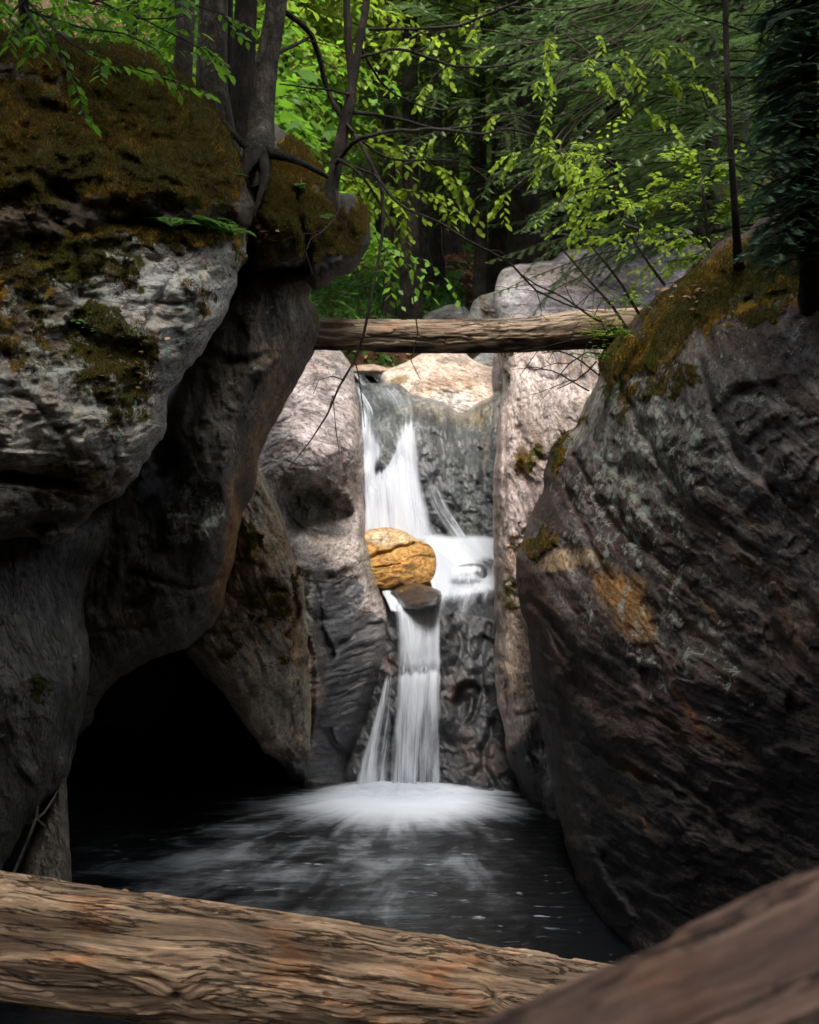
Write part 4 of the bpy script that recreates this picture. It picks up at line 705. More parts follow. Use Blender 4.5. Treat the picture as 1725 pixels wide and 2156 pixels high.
# ---------------------------------------------------------------- logs
def frames(p):
    t = np.gradient(p, axis=0); t /= np.linalg.norm(t, axis=1)[:, None] + 1e-9
    h = np.array([0, 0, 1.0]) if abs(t[0, 2]) < .8 else np.array([0, -1.0, 0])
    a = np.zeros_like(t); v = np.cross(t[0], h); v /= np.linalg.norm(v)
    for i in range(len(t)):
        v = v - t[i] * (v @ t[i]); v /= np.linalg.norm(v) + 1e-9; a[i] = v
    return t, a, np.cross(a, t)
def log(name, label, pts, nl, na, seed, col, knots=(), parts=(), crack=.012, paintf=None, cat='log', lump=.02):
    """pts: (x, y, z, radius) in metres; a felled trunk with lengthwise grain, splits and knots"""
    p = np.asarray(pts, float); q = catmull(p, .02, False); t = np.r_[0, np.cumsum(np.linalg.norm(np.diff(q[:, :3], axis=0), axis=1))]
    s = np.linspace(0, t[-1], nl); q = np.stack([np.interp(s, t, q[:, i]) for i in range(4)], -1)
    T_, A_, B_ = frames(q[:, :3]); ph = np.linspace(0, 2 * np.pi, na, endpoint=False)
    S, PH = np.meshgrid(s, ph, indexing='ij'); r0 = q[:, 3][:, None]
    arc = PH * float(np.mean(q[:, 3]))
    cxx, cyy = np.cos(PH), np.sin(PH)
    lowf = pn(S * 1.6, cxx * 1.2 + 3, seed) * .5 + pn(S * 1.6, cyy * 1.2 + 9, seed + 1) * .5
    w = arc + .012 * pn(S * 2.2, cxx * 1.5, seed + 2) + .006 * pn(S * 7, cyy * 2, seed + 3)
    for (ks, kp, kr, kd) in knots:
        dx_, dw = S - ks, (((PH - kp + np.pi) % (2 * np.pi)) - np.pi) * r0; w = w + np.sign(dw) * kr * .8 * np.exp(-(dx_ / (kr * 1.6)) ** 2 - (dw / (kr * 1.6)) ** 2)
    per = 2 * np.pi * float(np.mean(q[:, 3]))
    def wrapn(f1, f2, sd, o=4, ridged=False):      # blended so that the seam closes
        k = sstep(0, .12 * per, arc); return fbm(S * f1, w * f2, sd, o, .6, ridged) * k + fbm(S * f1, (w + per) * f2, sd, o, .6, ridged) * (1 - k)
    grain = wrapn(1.2, 22, seed + 5, 4, True); deep = wrapn(.8, 9, seed + 9, 3, True)
    split = sstep(.62, .92, wrapn(.55, 6.5, seed + 13, 2, True))
    split = np.maximum(split, .55 * sstep(.70, .95, wrapn(1.1, 17, seed + 15, 3, True)))
    plate = sstep(-.05, .05, wrapn(2.6, 13, seed + 17, 5))
    rr = r0 * (1 + lump / r0 * lowf) + .0035 * grain + .005 * deep - crack * split + .006 * plate
    for (ks, kp, kr, kd) in knots:
        dx_, dw = S - ks, (((PH - kp + np.pi) % (2 * np.pi)) - np.pi) * r0; k2 = (dx_ / kr) ** 2 + (dw / kr) ** 2
        rr = rr + kd * np.exp(-k2) - kd * 2.2 * np.exp(-k2 * 7)
    V = q[:, None, :3] + rr[..., None] * (A_[:, None, :] * cxx[..., None] + B_[:, None, :] * cyy[..., None])
    i = np.arange(nl * na).reshape(nl, na); j = np.roll(i, -1, 1)
    Q = np.stack([i[:-1], j[:-1], j[1:], i[1:]], -1).reshape(-1, 4)
    V = V.reshape(-1, 3); c0, c1 = len(V), len(V) + 1; V = np.concatenate([V, q[:1, :3], q[-1:, :3]])
    Tt = np.concatenate([np.stack([j[0], i[0], np.full(na, c0)], -1), np.stack([i[-1], j[-1], np.full(na, c1)], -1)])
    fol = np.stack([S, w * 1.0, seed + 0 * S], -1).reshape(-1, 3); fol = np.concatenate([fol, fol[:2]])
    cc = np.zeros((nl, na, 3)) + np.array(col)
    if paintf: cc = paintf(cc, S, PH, s[-1])
    cc = cc * (1 - .6 * split[..., None]) * (0.8 + .35 * plate[..., None])
    for (ks, kp, kr, kd) in knots:
        dx_, dw = S - ks, (((PH - kp + np.pi) % (2 * np.pi)) - np.pi) * r0; cc = cc * (1 - .75 * np.exp(-((dx_ / kr) ** 2 + (dw / kr) ** 2) * 4))[..., None]
    cc = cc.reshape(-1, 3); cc = np.concatenate([cc, cc[:2]])
    o = mesh(name, V, Q, Tt, {'fol': fol, 'col': cc}, WOOD); tag(o, label, cat); return o
def W3(x, y, d, r): p = P(x, y, d); return (*p, r)
# angle 0 points along the first side axis; pi/2 is up
def paint_near(cc, S, PH, L):
    up = np.sin(PH); n = fbm(S * 2.2, PH * 1.1, 77, 4)
    a = sstep(-.1, .8, n)[..., None]; cc = cc * (1 - .45 * a) + np.array((.44, .29, .18)) * .45 * a
    g = sstep(.1, .6, fbm(S * 1.1 + 4, PH * .8, 79, 4))[..., None]; cc = cc * (1 - .5 * g) + np.array((.30, .21, .15)) * .5 * g
    k = (sstep(2.0, 2.9, S) * .6)[..., None]; return cc * (1 - k) + np.array((.60, .46, .37)) * k  # right end paler: sunlight put into the wood colour
log('driftwood_log', 'weathered brown barkless log lying across the bottom left in front of the pool',
    [W3(-1100, 1850, 2.35, .14), W3(-420, 1925, 2.5, .132), W3(0, 1976, 2.62, .126), W3(450, 2028, 2.75, .126), W3(900, 2084, 2.9, .122), W3(1230, 2128, 3.02, .112), W3(1700, 2170, 3.2, .10)], 1700, 300, 5, (.54, .345, .21),
    knots=[(1.38, -.28, .035, .012), (2.12, .35, .018, .006), (.95, -.1, .03, .01), (1.75, -.6, .02, .006), (2.35, .0, .016, .005)], paintf=paint_near, crack=.018)
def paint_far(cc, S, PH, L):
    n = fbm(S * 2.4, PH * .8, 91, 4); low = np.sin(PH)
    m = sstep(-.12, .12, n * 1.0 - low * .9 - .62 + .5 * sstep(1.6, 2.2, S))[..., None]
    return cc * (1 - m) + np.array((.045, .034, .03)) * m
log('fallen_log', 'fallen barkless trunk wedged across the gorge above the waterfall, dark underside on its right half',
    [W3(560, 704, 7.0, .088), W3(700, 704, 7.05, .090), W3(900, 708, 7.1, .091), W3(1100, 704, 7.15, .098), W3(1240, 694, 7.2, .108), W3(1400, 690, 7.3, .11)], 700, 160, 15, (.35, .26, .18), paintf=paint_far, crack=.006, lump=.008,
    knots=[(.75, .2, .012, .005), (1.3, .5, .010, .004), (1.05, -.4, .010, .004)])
log('blurred_log', 'brown log crossing the bottom right corner very near the camera, out of focus',
    [(-.16, .46, 1.686, .078), (.022, .580, 1.714, .08), (.102, .645, 1.722, .08), (.274, .765, 1.744, .081), (.62, 1.0, 1.79, .084), (1.0, 1.25, 1.84, .09)], 500, 180, 31, (.22, .125, .09), crack=.014)
# ---------------------------------------------------------------- plants
from mathutils import Matrix
def tubes(paths, sides=6, k=None):
    """many tapered tubes (each an (n,4) array x,y,z,r) as one vertex/face set"""
    Vs, Qs, n0 = [], [], 0
    ph = np.linspace(0, 2 * np.pi, sides, endpoint=False); c, s = np.cos(ph), np.sin(ph)
    for p in paths:
        p = np.asarray(p, float)
        if len(p) < 2: continue
        T_, A_, B_ = frames(p[:, :3])
        V = p[:, None, :3] + p[:, 3][:, None, None] * (A_[:, None] * c[None, :, None] + B_[:, None] * s[None, :, None])
        i = np.arange(len(p) * sides).reshape(len(p), sides); j = np.roll(i, -1, 1)
        Vs.append(V.reshape(-1, 3)); Qs.append(np.stack([i[:-1], j[:-1], j[1:], i[1:]], -1).reshape(-1, 4) + n0); n0 += V.shape[0] * sides
    return np.concatenate(Vs), np.concatenate(Qs)
def tube_obj(name, paths, mat, parent=None, sides=6):
    V, Q = tubes(paths, sides); o = mesh(name, V, Q, None, None, mat)
    if parent: part(o, parent)
    return o
def unit(v): return v / (np.linalg.norm(v, axis=-1, keepdims=True) + 1e-9)
def place(tv, tf, pos, d, n, size, name, mat, parent=None, rnd=None, width=None, seed=0):
    """one mesh of many small leaves: template (tv, tf) laid at pos along direction d with face normal n"""
    r_ = np.random.RandomState(seed + 5); N = len(pos); d = unit(d); n = unit(n - (n * d).sum(-1, keepdims=True) * d); b = np.cross(d, n)
    size = np.broadcast_to(np.asarray(size, float), (N,)); wd = size if width is None else size * width
    V = pos[:, None] + tv[None, :, 0:1] * d[:, None] * size[:, None, None] + tv[None, :, 1:2] * b[:, None] * wd[:, None, None] if False else \
        pos[:, None] + tv[None, :, 0:1] * (d * size[:, None])[:, None] + tv[None, :, 1:2] * (b * (wd if np.ndim(wd) else wd)[:, None])[:, None] + tv[None, :, 2:3] * (n * size[:, None])[:, None]
    Fc = tf[None] + (np.arange(N) * len(tv))[:, None, None]
    rd = r_.rand(N, 3) if rnd is None else rnd; rd = np.repeat(rd, len(tv), 0)
    return mesh(name, V.reshape(-1, 3), None, Fc.reshape(-1, 3), {'rnd': rd}, mat, smooth=False, parent=None) if parent is None else \
        part(mesh(name, V.reshape(-1, 3), None, Fc.reshape(-1, 3), {'rnd': rd}, mat, smooth=False), parent)
# templates: (along, across, up)
OVAL = (np.array([[0, 0, 0], [.3, .24, .05], [.68, .23, .03], [1, 0, -.10], [.68, -.23, .03], [.3, -.24, .05], [.45, 0, -.01]]),
        np.array([[0, 6, 1], [1, 6, 2], [2, 6, 3], [3, 6, 4], [4, 6, 5], [5, 6, 0]]))
KITE = (np.array([[0, 0, 0], [.45, .28, .05], [1, 0, -.05], [.45, -.28, .05]]), np.array([[0, 2, 1], [0, 3, 2]]))
NEED = (np.array([[0, .5, 0], [0, -.5, 0], [1, 0, 0]]), np.array([[0, 1, 2]]))
MAPL = (np.array([[0, 0, 0], [.15, .45, .03], [.42, .30, 0], [.62, .48, -.04], [.68, .18, 0], [1, 0, -.1], [.68, -.18, 0], [.62, -.48, -.04], [.42, -.30, 0], [.15, -.45, .03]]),
        np.array([[0, 2, 1], [2, 4, 3], [0, 4, 2], [0, 5, 4], [0, 6, 5], [0, 8, 6], [6, 8, 7], [0, 9, 8]]))
def rot_about(v, ax, a):
    a = np.asarray(a)[..., None]; ax = unit(ax)
    return v * np.cos(a) + np.cross(ax, v) * np.sin(a) + ax * (ax * v).sum(-1, keepdims=True) * (1 - np.cos(a))
def grow(p0, d0, L, n, droop, wander, r, r0, r1):
    """a wandering path from p0 along d0"""
    p = [np.array(p0, float)]; d = np.array(d0, float); d /= np.linalg.norm(d)
    for i in range(n):
        d = d + wander * r.randn(3) + np.array([0, 0, -droop]); d /= np.linalg.norm(d); p.append(p[-1] + d * L / n)
    p = np.array(p); return np.concatenate([p, np.linspace(r0, r1, n + 1)[:, None]], 1)
def spray_needles(path, r, side_len, step, nl, nstep, flat=True):
    """hemlock branch: flat side twigs left and right, each set with needles; returns twig paths and needle arrays"""
    P_ = path[:, :3]; seg = np.r_[0, np.cumsum(np.linalg.norm(np.diff(P_, axis=0), axis=1))]; L = seg[-1]
    tw, pos, dr, nr = [], [], [], []; up = np.array([0, 0, 1.0])
    ts = np.arange(L * .10, L * .99, step); sd = 1
    for t in ts:
        c = np.array([np.interp(t, seg, P_[:, i]) for i in range(3)]); e = np.array([np.interp(min(t + .05, L), seg, P_[:, i]) for i in range(3)])
        e0 = np.array([np.interp(max(t - .05, 0), seg, P_[:, i]) for i in range(3)])
        f = unit(e - e0); s = unit(np.cross(f, up)); sd = -sd
        l = side_len * (1 - (t / L) ** 1.5 * .75) * (.55 + .45 * min(1, t / L * 3)) * r.uniform(.65, 1.2)
        dd = unit(f * r.uniform(.5, .9) + s * sd + up * r.uniform(-.25, .12)); m = max(3, int(l / .05))
        q = grow(c, dd, l, m, .05, .06, r, .0022, .0008); tw.append(q)
        k = np.linspace(0, 1, max(3, int(l / nstep))); a = q[0, :3] + 0; pp = np.stack([np.interp(k * m, np.arange(m + 1), q[:, i]) for i in range(3)], -1)
        tt = unit(np.gradient(pp, axis=0)); ss = unit(np.cross(tt, up))
        for g in (1, -1):
            pos.append(pp); dr.append(tt * .55 + ss * g + up * r.uniform(-.15, .15, (len(k), 1))); nr.append(np.cross(dr[-1], tt) + up * .5)
    k = np.linspace(0, L, max(3, int(L / nstep))); pp = np.stack([np.interp(k, seg, P_[:, i]) for i in range(3)], -1); tt = unit(np.gradient(pp, axis=0)); ss = unit(np.cross(tt, up))
    for g in (1, -1): pos.append(pp); dr.append(tt * .6 + ss * g); nr.append(np.tile(up, (len(k), 1)))
    return tw, np.concatenate(pos), np.concatenate(dr), np.concatenate(nr)
def needle_crown(tree, branches, r, side_len, step, nl, nstep, w, mat, twmat, seed, limb_name='limbs', group_twigs=True):
    tw, ps, ds, ns, rn = [], [], [], [], []
    for b in branches:
        t_, p_, d_, n_ = spray_needles(b, r, side_len, step, nl, nstep); tw += t_ if group_twigs else []; ps.append(p_); ds.append(d_); ns.append(n_)
        rn.append(np.tile([r.rand(), r.rand(), 0], (len(p_), 1)) + r.rand(len(p_), 3) * [.3, .3, 1])
    ps, ds, ns, rn = map(np.concatenate, (ps, ds, ns, rn))
    k = ~gap(ps); ps, ds, ns, rn = ps[k], ds[k], ns[k], rn[k]
    place(*NEED, ps, ds, ns, nl * r.uniform(.7, 1.2, len(ps)), 'foliage', mat, tree, np.clip(rn, 0, 1), w, seed)
    lo = tube_obj(limb_name, list(branches), twmat, tree, 5)
    if group_twigs: tube_obj('twigs', tw, twmat, None, 3).parent = lo; pass
def trunk_mesh(path, parent, mat, sides=22, seed=0, rough=.06, name='trunk', flare=0.0, roots=0):
    q = catmull(np.asarray(path, float), .06, False); s = np.r_[0, np.cumsum(np.linalg.norm(np.diff(q[:, :3], axis=0), axis=1))]
    ph = np.linspace(0, 2 * np.pi, sides, endpoint=False); S, PH = np.meshgrid(s, ph, indexing='ij')
    T_, A_, B_ = frames(q[:, :3]); r0 = q[:, 3][:, None]
    n = pn(S * 3, np.cos(PH) * 1.6 + 5, seed) * .6 + pn(S * 9, np.sin(PH) * 3, seed + 1) * .35 + pn(S * 22, PH * 3.0, seed + 2) * .3 * sstep(0, .4, PH) * sstep(0, .4, 2 * np.pi - PH)
    fl = flare * np.exp(-S / .18) * (1 + (.6 * np.cos(PH * max(roots, 1) + seed) if roots else 0))
    rr = r0 * (1 + rough * 2 * n + fl)
    V = q[:, None, :3] + rr[..., None] * (A_[:, None] * np.cos(PH)[..., None] + B_[:, None] * np.sin(PH)[..., None])
    i = np.arange(S.size).reshape(S.shape); j = np.roll(i, -1, 1)
    o = mesh(name, V.reshape(-1, 3), np.stack([i[:-1], j[:-1], j[1:], i[1:]], -1).reshape(-1, 4), None, None, mat); return part(o, parent)
def Q(pts):  # [(x, y, d, r)] picture units -> world path
    return [(*P(x, y, d), r) for x, y, d, r in pts]
def px(n, d): return n / F * d
SUNV = np.array([math.cos(R(SUN_EL)) * math.sin(R(SUN_AZ)), math.cos(R(SUN_EL)) * math.cos(R(SUN_AZ)), math.sin(R(SUN_EL))])
def gap(p):      # unseen leaves cut away to let sun reach the falls: True where dropped
    g = np.zeros(len(p), bool)
    for zz in (1.0, 2.6, 4.0):
        q = p - SUNV * ((p[:, 2:3] - zz) / SUNV[2]); g |= (q[:, 0] > -1.7) & (q[:, 0] < 1.9) & (q[:, 1] > 8.2) & (q[:, 1] < 12.8)
    g |= (np.abs(p[:, 0]) < 1.3) & (p[:, 1] > 7.2) & (p[:, 1] < 12)
    return g & (p[:, 2] > H + .2 + .43 * p[:, 1])
# ---- broadleaf foliage on a set of branch paths
def leafy(tree, branches, r, n_tw, tw_len, leaf, per, tmpl, mat, twmat, seed, droop=.12, name='leaves', start=.25, spread=1.0, clear=False):
    tws, pos, dr, nr = [], [], [], []
    up = np.array([0, 0, 1.0])
    for b in branches:
        B = b[:, :3]; seg = np.r_[0, np.cumsum(np.linalg.norm(np.diff(B, axis=0), axis=1))]
        for t in np.r_[r.uniform(start, 1, n_tw) * seg[-1], seg[-1]]:
            c = np.array([np.interp(t, seg, B[:, i]) for i in range(3)]); f = unit(np.array([np.interp(min(t + .1, seg[-1]), seg, B[:, i]) - np.interp(t - .1, seg, B[:, i]) for i in range(3)]))
            d = unit(f * .7 + r.randn(3) * np.array([1, 1, .35]) * spread * .7); l = tw_len * r.uniform(.5, 1.2)
            m = max(3, int(per)); q = grow(c, d, l, m, droop, .12, r, .0025, .0008); tws.append(q)
            tt = unit(np.gradient(q[:, :3], axis=0)); ss = unit(np.cross(tt, up)); g = np.where(np.arange(m + 1) % 2, 1, -1)[:, None]
            pos.append(q[:, :3]); dr.append(unit(tt * .7 + ss * g * .9 + up * r.uniform(-.55, .0, (m + 1, 1)))); nr.append(up + r.randn(m + 1, 3) * .35)
    pos, dr, nr = map(np.concatenate, (pos, dr, nr))
    if clear: k = ~((pos[:, 1] > 0) & (pos[:, 2] < H + .3 + .45 * pos[:, 1]) & (np.abs(pos[:, 0]) < .38 * pos[:, 1] + .3)); pos, dr, nr = pos[k], dr[k], nr[k]
    k = ~gap(pos); pos, dr, nr = pos[k], dr[k], nr[k]
    if name: place(*tmpl, pos, dr, nr, leaf * r.uniform(.65, 1.15, len(pos)), name, mat, tree, None, None, seed)
    if twmat: tube_obj('twigs', tws, twmat, tree, 3)
    return tws

# ---- trees standing on the left bank (trunks leave the picture at the top; their crowns roof the gorge)
def crown_branches(top, r, n, L, zr, r0=.03, up=.2):
    out = []
    for i in range(n):
        a = r.uniform(0, 2 * np.pi); z = r.uniform(*zr); p = np.array([top[0], top[1], z])
        out.append(grow(p, [math.cos(a), math.sin(a), up], L * r.uniform(.6, 1.1), 10, .03, .12, r, r0, .006))
    return out
def bank_tree(label, path, mat, seed, crown=None, flare=.15, extra=(), cat='tree', name='tree', group='trees on the left rocks', rootn=4, sides=24):
    r = np.random.RandomState(seed); w = Q(path); base = w[0]
    t = thing(name, label, cat, group, tuple(base[:3])); top = np.array(w[-1]); dirn = unit(np.array(w[-1][:3]) - np.array(w[-2][:3]))
    w2 = list(w); hh = crown[2] if crown else 7.0
    k = (hh - top[2]) / max(dirn[2], .3); w2.append((*(top[:3] + dirn * k), top[3] * .5))
    trunk_mesh(w2, t, mat, sides, seed, .045, 'trunk', flare, rootn)
    if crown:
        n, L, ztop, leaf = crown; tp = np.array(w2[-1]); br = []
        for i in range(n):
            f = r.uniform(.4, 1); p = top[:3] + dirn * k * f; a = R(215) + r.randn() * .55
            br.append(grow(p, [math.cos(a), math.sin(a), r.uniform(-.05, .35)], L * r.uniform(.5, 1.1), 9, .03, .12, r, .02, .004))
        tube_obj('limbs', br, mat, t, 5)
        leafy(t, br, r, 26, .7, leaf, 9, KITE, LEAF_MAPLE, None, seed, clear=True)
    return t
bank_tree('straight grey barked tree trunk at the upper left, nearest the mossy boulder', [(655, 330, 6.6, px(48, 6.6)), (652, 235, 6.6, px(40, 6.6)), (648, 120, 6.6, px(35, 6.6)), (650, 0, 6.6, px(33, 6.6)), (652, -120, 6.6, px(31, 6.6))][0:5] and
          [(462, 350, 6.35, px(40, 6.3)), (452, 262, 6.3, px(38, 6.3)), (447, 190, 6.3, px(33, 6.3)), (447, 100, 6.3, px(31, 6.3)), (450, 0, 6.3, px(30, 6.3)), (452, -100, 6.3, px(28, 6.3))], BARK, 301, (22, 2.6, 9.0, .16))
bank_tree('thin tree trunk just behind the straight grey one', [(484, 350, 7.3, px(9, 7.3)), (484, 265, 7.3, px(8, 7.3)), (483, 150, 7.3, px(7, 7.3)), (484, 0, 7.3, px(7, 7.3)), (485, -80, 7.3, px(7, 7.3))], BARKX, 302, None)
bank_tree('dark straight tree trunk between the grey trunk and the leaning one', [(500, 370, 6.9, px(34, 6.9)), (505, 285, 6.9, px(30, 6.9)), (511, 200, 6.9, px(25, 6.9)), (514, 100, 6.9, px(24, 6.9)), (519, 0, 6.9, px(23, 6.9)), (522, -90, 6.9, px(22, 6.9))], BARKX, 303, (20, 2.6, 10.0, .16))
bank_tree('leaning lichen spotted tree trunk with roots gripping the mossy ledge', [(545, 400, 5.85, px(12, 6)), (540, 340, 5.95, px(30, 6)), (548, 290, 6.1, px(30, 6)), (552, 220, 6.2, px(27, 6)), (562, 130, 6.2, px(25, 6)), (578, 40, 6.2, px(23, 6)), (590, -60, 6.2, px(22, 6))], BARK, 304, (22, 2.6, 8.5, .16), .2)
for x0, x1, s, lb in ((398, 402, 305, 'small dark tree trunk at the top left above the mossy boulder'), (384, 372, 306, 'slender dark tree trunk leaning left at the very top left')):
    bank_tree(lb, [(x0 - 8, 170, 8.4, px(13, 8)), (x0, 60, 8.4, px(12, 8)), (x1, -60, 8.4, px(11, 8))], BARKD, s, None)
# roots of the leaning tree
t = thing('tree_roots', 'gnarled dark roots running down between the mossy boulder and the ledge', 'roots', None, tuple(P(540, 380, 5.9)))
for pp in ([(548, 320, 5.9, .05), (520, 350, 5.75, .04), (500, 385, 5.7, .03), (498, 430, 5.6, .02)], [(552, 330, 5.9, .045), (560, 372, 5.75, .03), (548, 410, 5.7, .022), (535, 455, 5.7, .012)],
           [(560, 320, 5.95, .05), (600, 330, 5.9, .035), (640, 345, 6.1, .026), (690, 372, 6.3, .018)], [(470, 262, 6.1, .04), (500, 290, 6.0, .03), (520, 310, 5.95, .03), (540, 330, 5.9, .03)]):
    trunk_mesh(Q([(a, b, c_, d_ * .62) for a, b, c_, d_ in [(x_, y_, z_, w_) for x_, y_, z_, w_ in pp]]), t, BARKD, 12, int(pp[0][0]), .10, 'root')

# forked tree with long bare limbs reaching over the falls
r = np.random.RandomState(401)
fk = thing('forked_tree', 'forked slim dark tree on the ledge with long bare limbs reaching over the gorge', 'tree', None, tuple(P(700, 425, 6.6)))
trunk_mesh(Q([(694, 440, 6.6, px(14, 6.6)), (700, 390, 6.6, px(13, 6.6)), (712, 330, 6.6, px(12.5, 6.6)), (724, 270, 6.6, px(12.5, 6.6)), (738, 215, 6.6, px(12, 6.6)), (742, 165, 6.6, px(9, 6.6)), (733, 90, 6.6, px(8, 6.6)), (730, 0, 6.6, px(7.5, 6.6)), (730, -120, 6.6, px(7, 6.6))]), fk, BARKD, 16, 41, .05, 'trunk', .3, 3)
trunk_mesh(Q([(740, 190, 6.6, px(9, 6.6)), (748, 150, 6.6, px(8.5, 6.6)), (757, 90, 6.6, px(8, 6.6)), (770, 20, 6.6, px(8, 6.6)), (776, -100, 6.6, px(7, 6.6))]), fk, BARKD, 14, 43, .05, 'trunk')
LIMBS = [
    [(592, 20, 6.3, 6.5), (625, 42, 6.4, 6), (655, 75, 6.5, 6), (672, 120, 6.55, 6), (682, 165, 6.6, 5.5), (700, 215, 6.6, 5.5), (722, 250, 6.6, 5), (752, 290, 6.5, 4.5), (782, 345, 6.3, 4), (803, 400, 6.2, 4), (808, 460, 6.1, 3.6), (800, 530, 6.0, 3.4), (790, 590, 5.95, 3.2), (776, 660, 5.9, 3), (766, 705, 5.9, 3), (748, 760, 5.9, 2.6), (715, 815, 5.9, 2.4), (690, 870, 5.9, 2), (655, 925, 5.9, 1.4), (610, 985, 5.9, .8)],
    [(560, 125, 6.2, 5), (590, 110, 6.3, 4.5), (620, 95, 6.4, 4), (650, 82, 6.5, 3)],
    [(742, 235, 6.6, 5), (780, 240, 6.7, 4), (840, 252, 6.8, 4), (900, 268, 6.9, 3.4), (960, 270, 7, 3), (1010, 262, 7.1, 2)],
    [(706, 345, 6.55, 5), (730, 312, 6.5, 5), (760, 292, 6.4, 4.5), (800, 282, 6.4, 4), (850, 275, 6.5, 4), (920, 272, 6.7, 3.5), (1000, 282, 6.9, 3), (1080, 272, 7.1, 2.6), (1150, 290, 7.2, 1.6)],
    [(752, 120, 6.6, 3.5), (790, 112, 6.6, 3), (840, 104, 6.7, 3), (900, 122, 6.8, 3), (960, 138, 6.9, 2.6), (1030, 142, 7, 2.4), (1100, 128, 7.1, 2), (1160, 105, 7.2, 1.4)],
    [(775, 60, 6.6, 3.5), (840, 62, 6.6, 3), (920, 60, 6.7, 3.4), (980, 48, 6.8, 3.2), (1040, 25, 6.8, 3), (1090, 5, 6.8, 3)],
    [(712, 335, 6.5, 3.5), (740, 350, 6.4, 3), (790, 372, 6.2, 3), (830, 420, 6.1, 3), (880, 450, 6.0, 2.6), (930, 470, 6.0, 2.6), (980, 505, 6.0, 2.6), (1030, 530, 6.0, 2.6), (1080, 560, 6.05, 2.4), (1130, 610, 6.1, 2), (1190, 640, 6.2, 1.6), (1250, 655, 6.3, 1)],
    [(716, 300, 6.6, 2.5), (690, 470, 6.1, 2), (705, 500, 6.0, 1.6), (660, 470, 5.9, 1.2)][0:0] or [(707, 400, 6.4, 2.5), (712, 440, 6.2, 2.2), (690, 480, 6.0, 2), (655, 500, 5.9, 1.6), (644, 530, 5.9, 1.2), (660, 580, 5.85, .8)],
    [(718, 335, 6.5, 3), (760, 370, 6.3, 2.5), (800, 430, 6.3, 2.4), (850, 520, 6.3, 2), (870, 620, 6.3, 1.6), (880, 700, 6.3, 1.4), (866, 760, 6.3, 1), (886, 800, 6.3, .7)],
    [(745, 200, 6.6, 3), (700, 190, 6.5, 2.4), (640, 185, 6.4, 2), (590, 178, 6.3, 1.4)],
    [(760, 100, 6.6, 3), (800, 170, 6.7, 2.5), (850, 210, 6.9, 2.2), (930, 230, 7.0, 1.8), (1010, 215, 7.1, 1.2)],
    [(728, 262, 6.5, 3), (790, 320, 6.6, 2.5), (850, 340, 6.7, 2.4), (930, 335, 6.8, 2), (990, 350, 6.9, 1.6), (1050, 400, 6.9, 1.2)]]
def limb_path(l): q = catmull(np.array([(*P(x, y, d), px(w, d)) for x, y, d, w in l]), .05, False); q[:, :3] += .008 * np.stack([pn(np.arange(len(q)) * .4, i + 0 * np.arange(len(q)), 55) for i in range(3)], -1); return q
side = []
for l in LIMBS:
    q = limb_path(l); lo = part(tube_obj('limb', [q], BARKD if l[0][3] > 3 else TWIG, None, 8), fk); side = []
    for k in range(5, len(q) - 1, 4):
        if r.rand() < .75:
            d = unit(q[k, :3] - q[k - 1, :3]); dd = unit(d + r.randn(3) * np.array([.8, .5, .8])); L = r.uniform(.12, .5)
            s_ = grow(q[k, :3], dd, L, 7, .04, .16, r, min(q[k, 3] * .5, .004), .0012); side.append(s_)
            for _ in range(3):
                m = r.randint(1, 6); side.append(grow(s_[m, :3], unit(s_[m, :3] - s_[m - 1, :3] + r.randn(3) * .7), L * .45, 5, .03, .15, r, .0018, .0008))
    if side: so_ = tube_obj('twigs', side, TWIG, None, 4); so_.parent = lo

# bare twigs fanning out in front of the purple boulder and the log
r = np.random.RandomState(411)
db = thing('dead_branch', 'bare dark fallen branch fanning out over the log in front of the purple grey boulder', 'branch', None, tuple(P(1330, 690, 6.4)))
for l in ([(1320, 690, 6.5, 3.4), (1290, 645, 6.5, 3), (1240, 590, 6.5, 2.4), (1200, 545, 6.5, 1.8), (1180, 520, 6.5, 1)], [(1345, 660, 6.3, 3.4), (1310, 600, 6.3, 3), (1270, 548, 6.3, 2.2), (1240, 515, 6.3, 1)], [(1400, 600, 6.2, 3.4), (1370, 560, 6.2, 3), (1340, 515, 6.2, 2), (1325, 490, 6.2, 1)],
          [(1300, 690, 6.6, 2.6), (1250, 670, 6.6, 2.4), (1190, 630, 6.6, 2), (1130, 600, 6.6, 1.6), (1080, 560, 6.6, 1)], [(1310, 700, 6.5, 2.6), (1260, 710, 6.4, 2), (1200, 720, 6.4, 1.6), (1130, 740, 6.4, 1), (1095, 790, 6.4, .8)],
          [(1270, 745, 6.4, 2.4), (1235, 740, 6.4, 2), (1200, 765, 6.4, 1.6), (1170, 800, 6.4, 1)], [(1262, 790, 6.4, 2), (1225, 760, 6.4, 1.8), (1180, 740, 6.4, 1.4), (1140, 745, 6.4, 1)], [(1255, 760, 6.4, 2), (1215, 800, 6.4, 1.6), (1170, 820, 6.4, 1)],
          [(1240, 822, 6.4, 2), (1200, 800, 6.4, 1.6), (1160, 780, 6.4, 1.2), (1120, 780, 6.4, .8)]):
    q = limb_path(l); lo = part(tube_obj('limb', [q], TWIG, None, 6), db)
    sd_ = []
    for k in range(2, len(q) - 1, 2):
        d = unit(q[k, :3] - q[k - 1, :3]); L = r.uniform(.08, .32); s_ = grow(q[k, :3], unit(d + r.randn(3) * np.array([.8, .5, .8])), L, 6, .05, .16, r, .0028, .001); sd_.append(s_)
        sd_.append(grow(s_[3, :3], unit(s_[3, :3] - s_[2, :3] + r.randn(3) * .7), L * .5, 5, .03, .15, r, .0018, .0008))
    so_ = tube_obj('twigs', sd_, TWIG, None, 4); so_.parent = lo
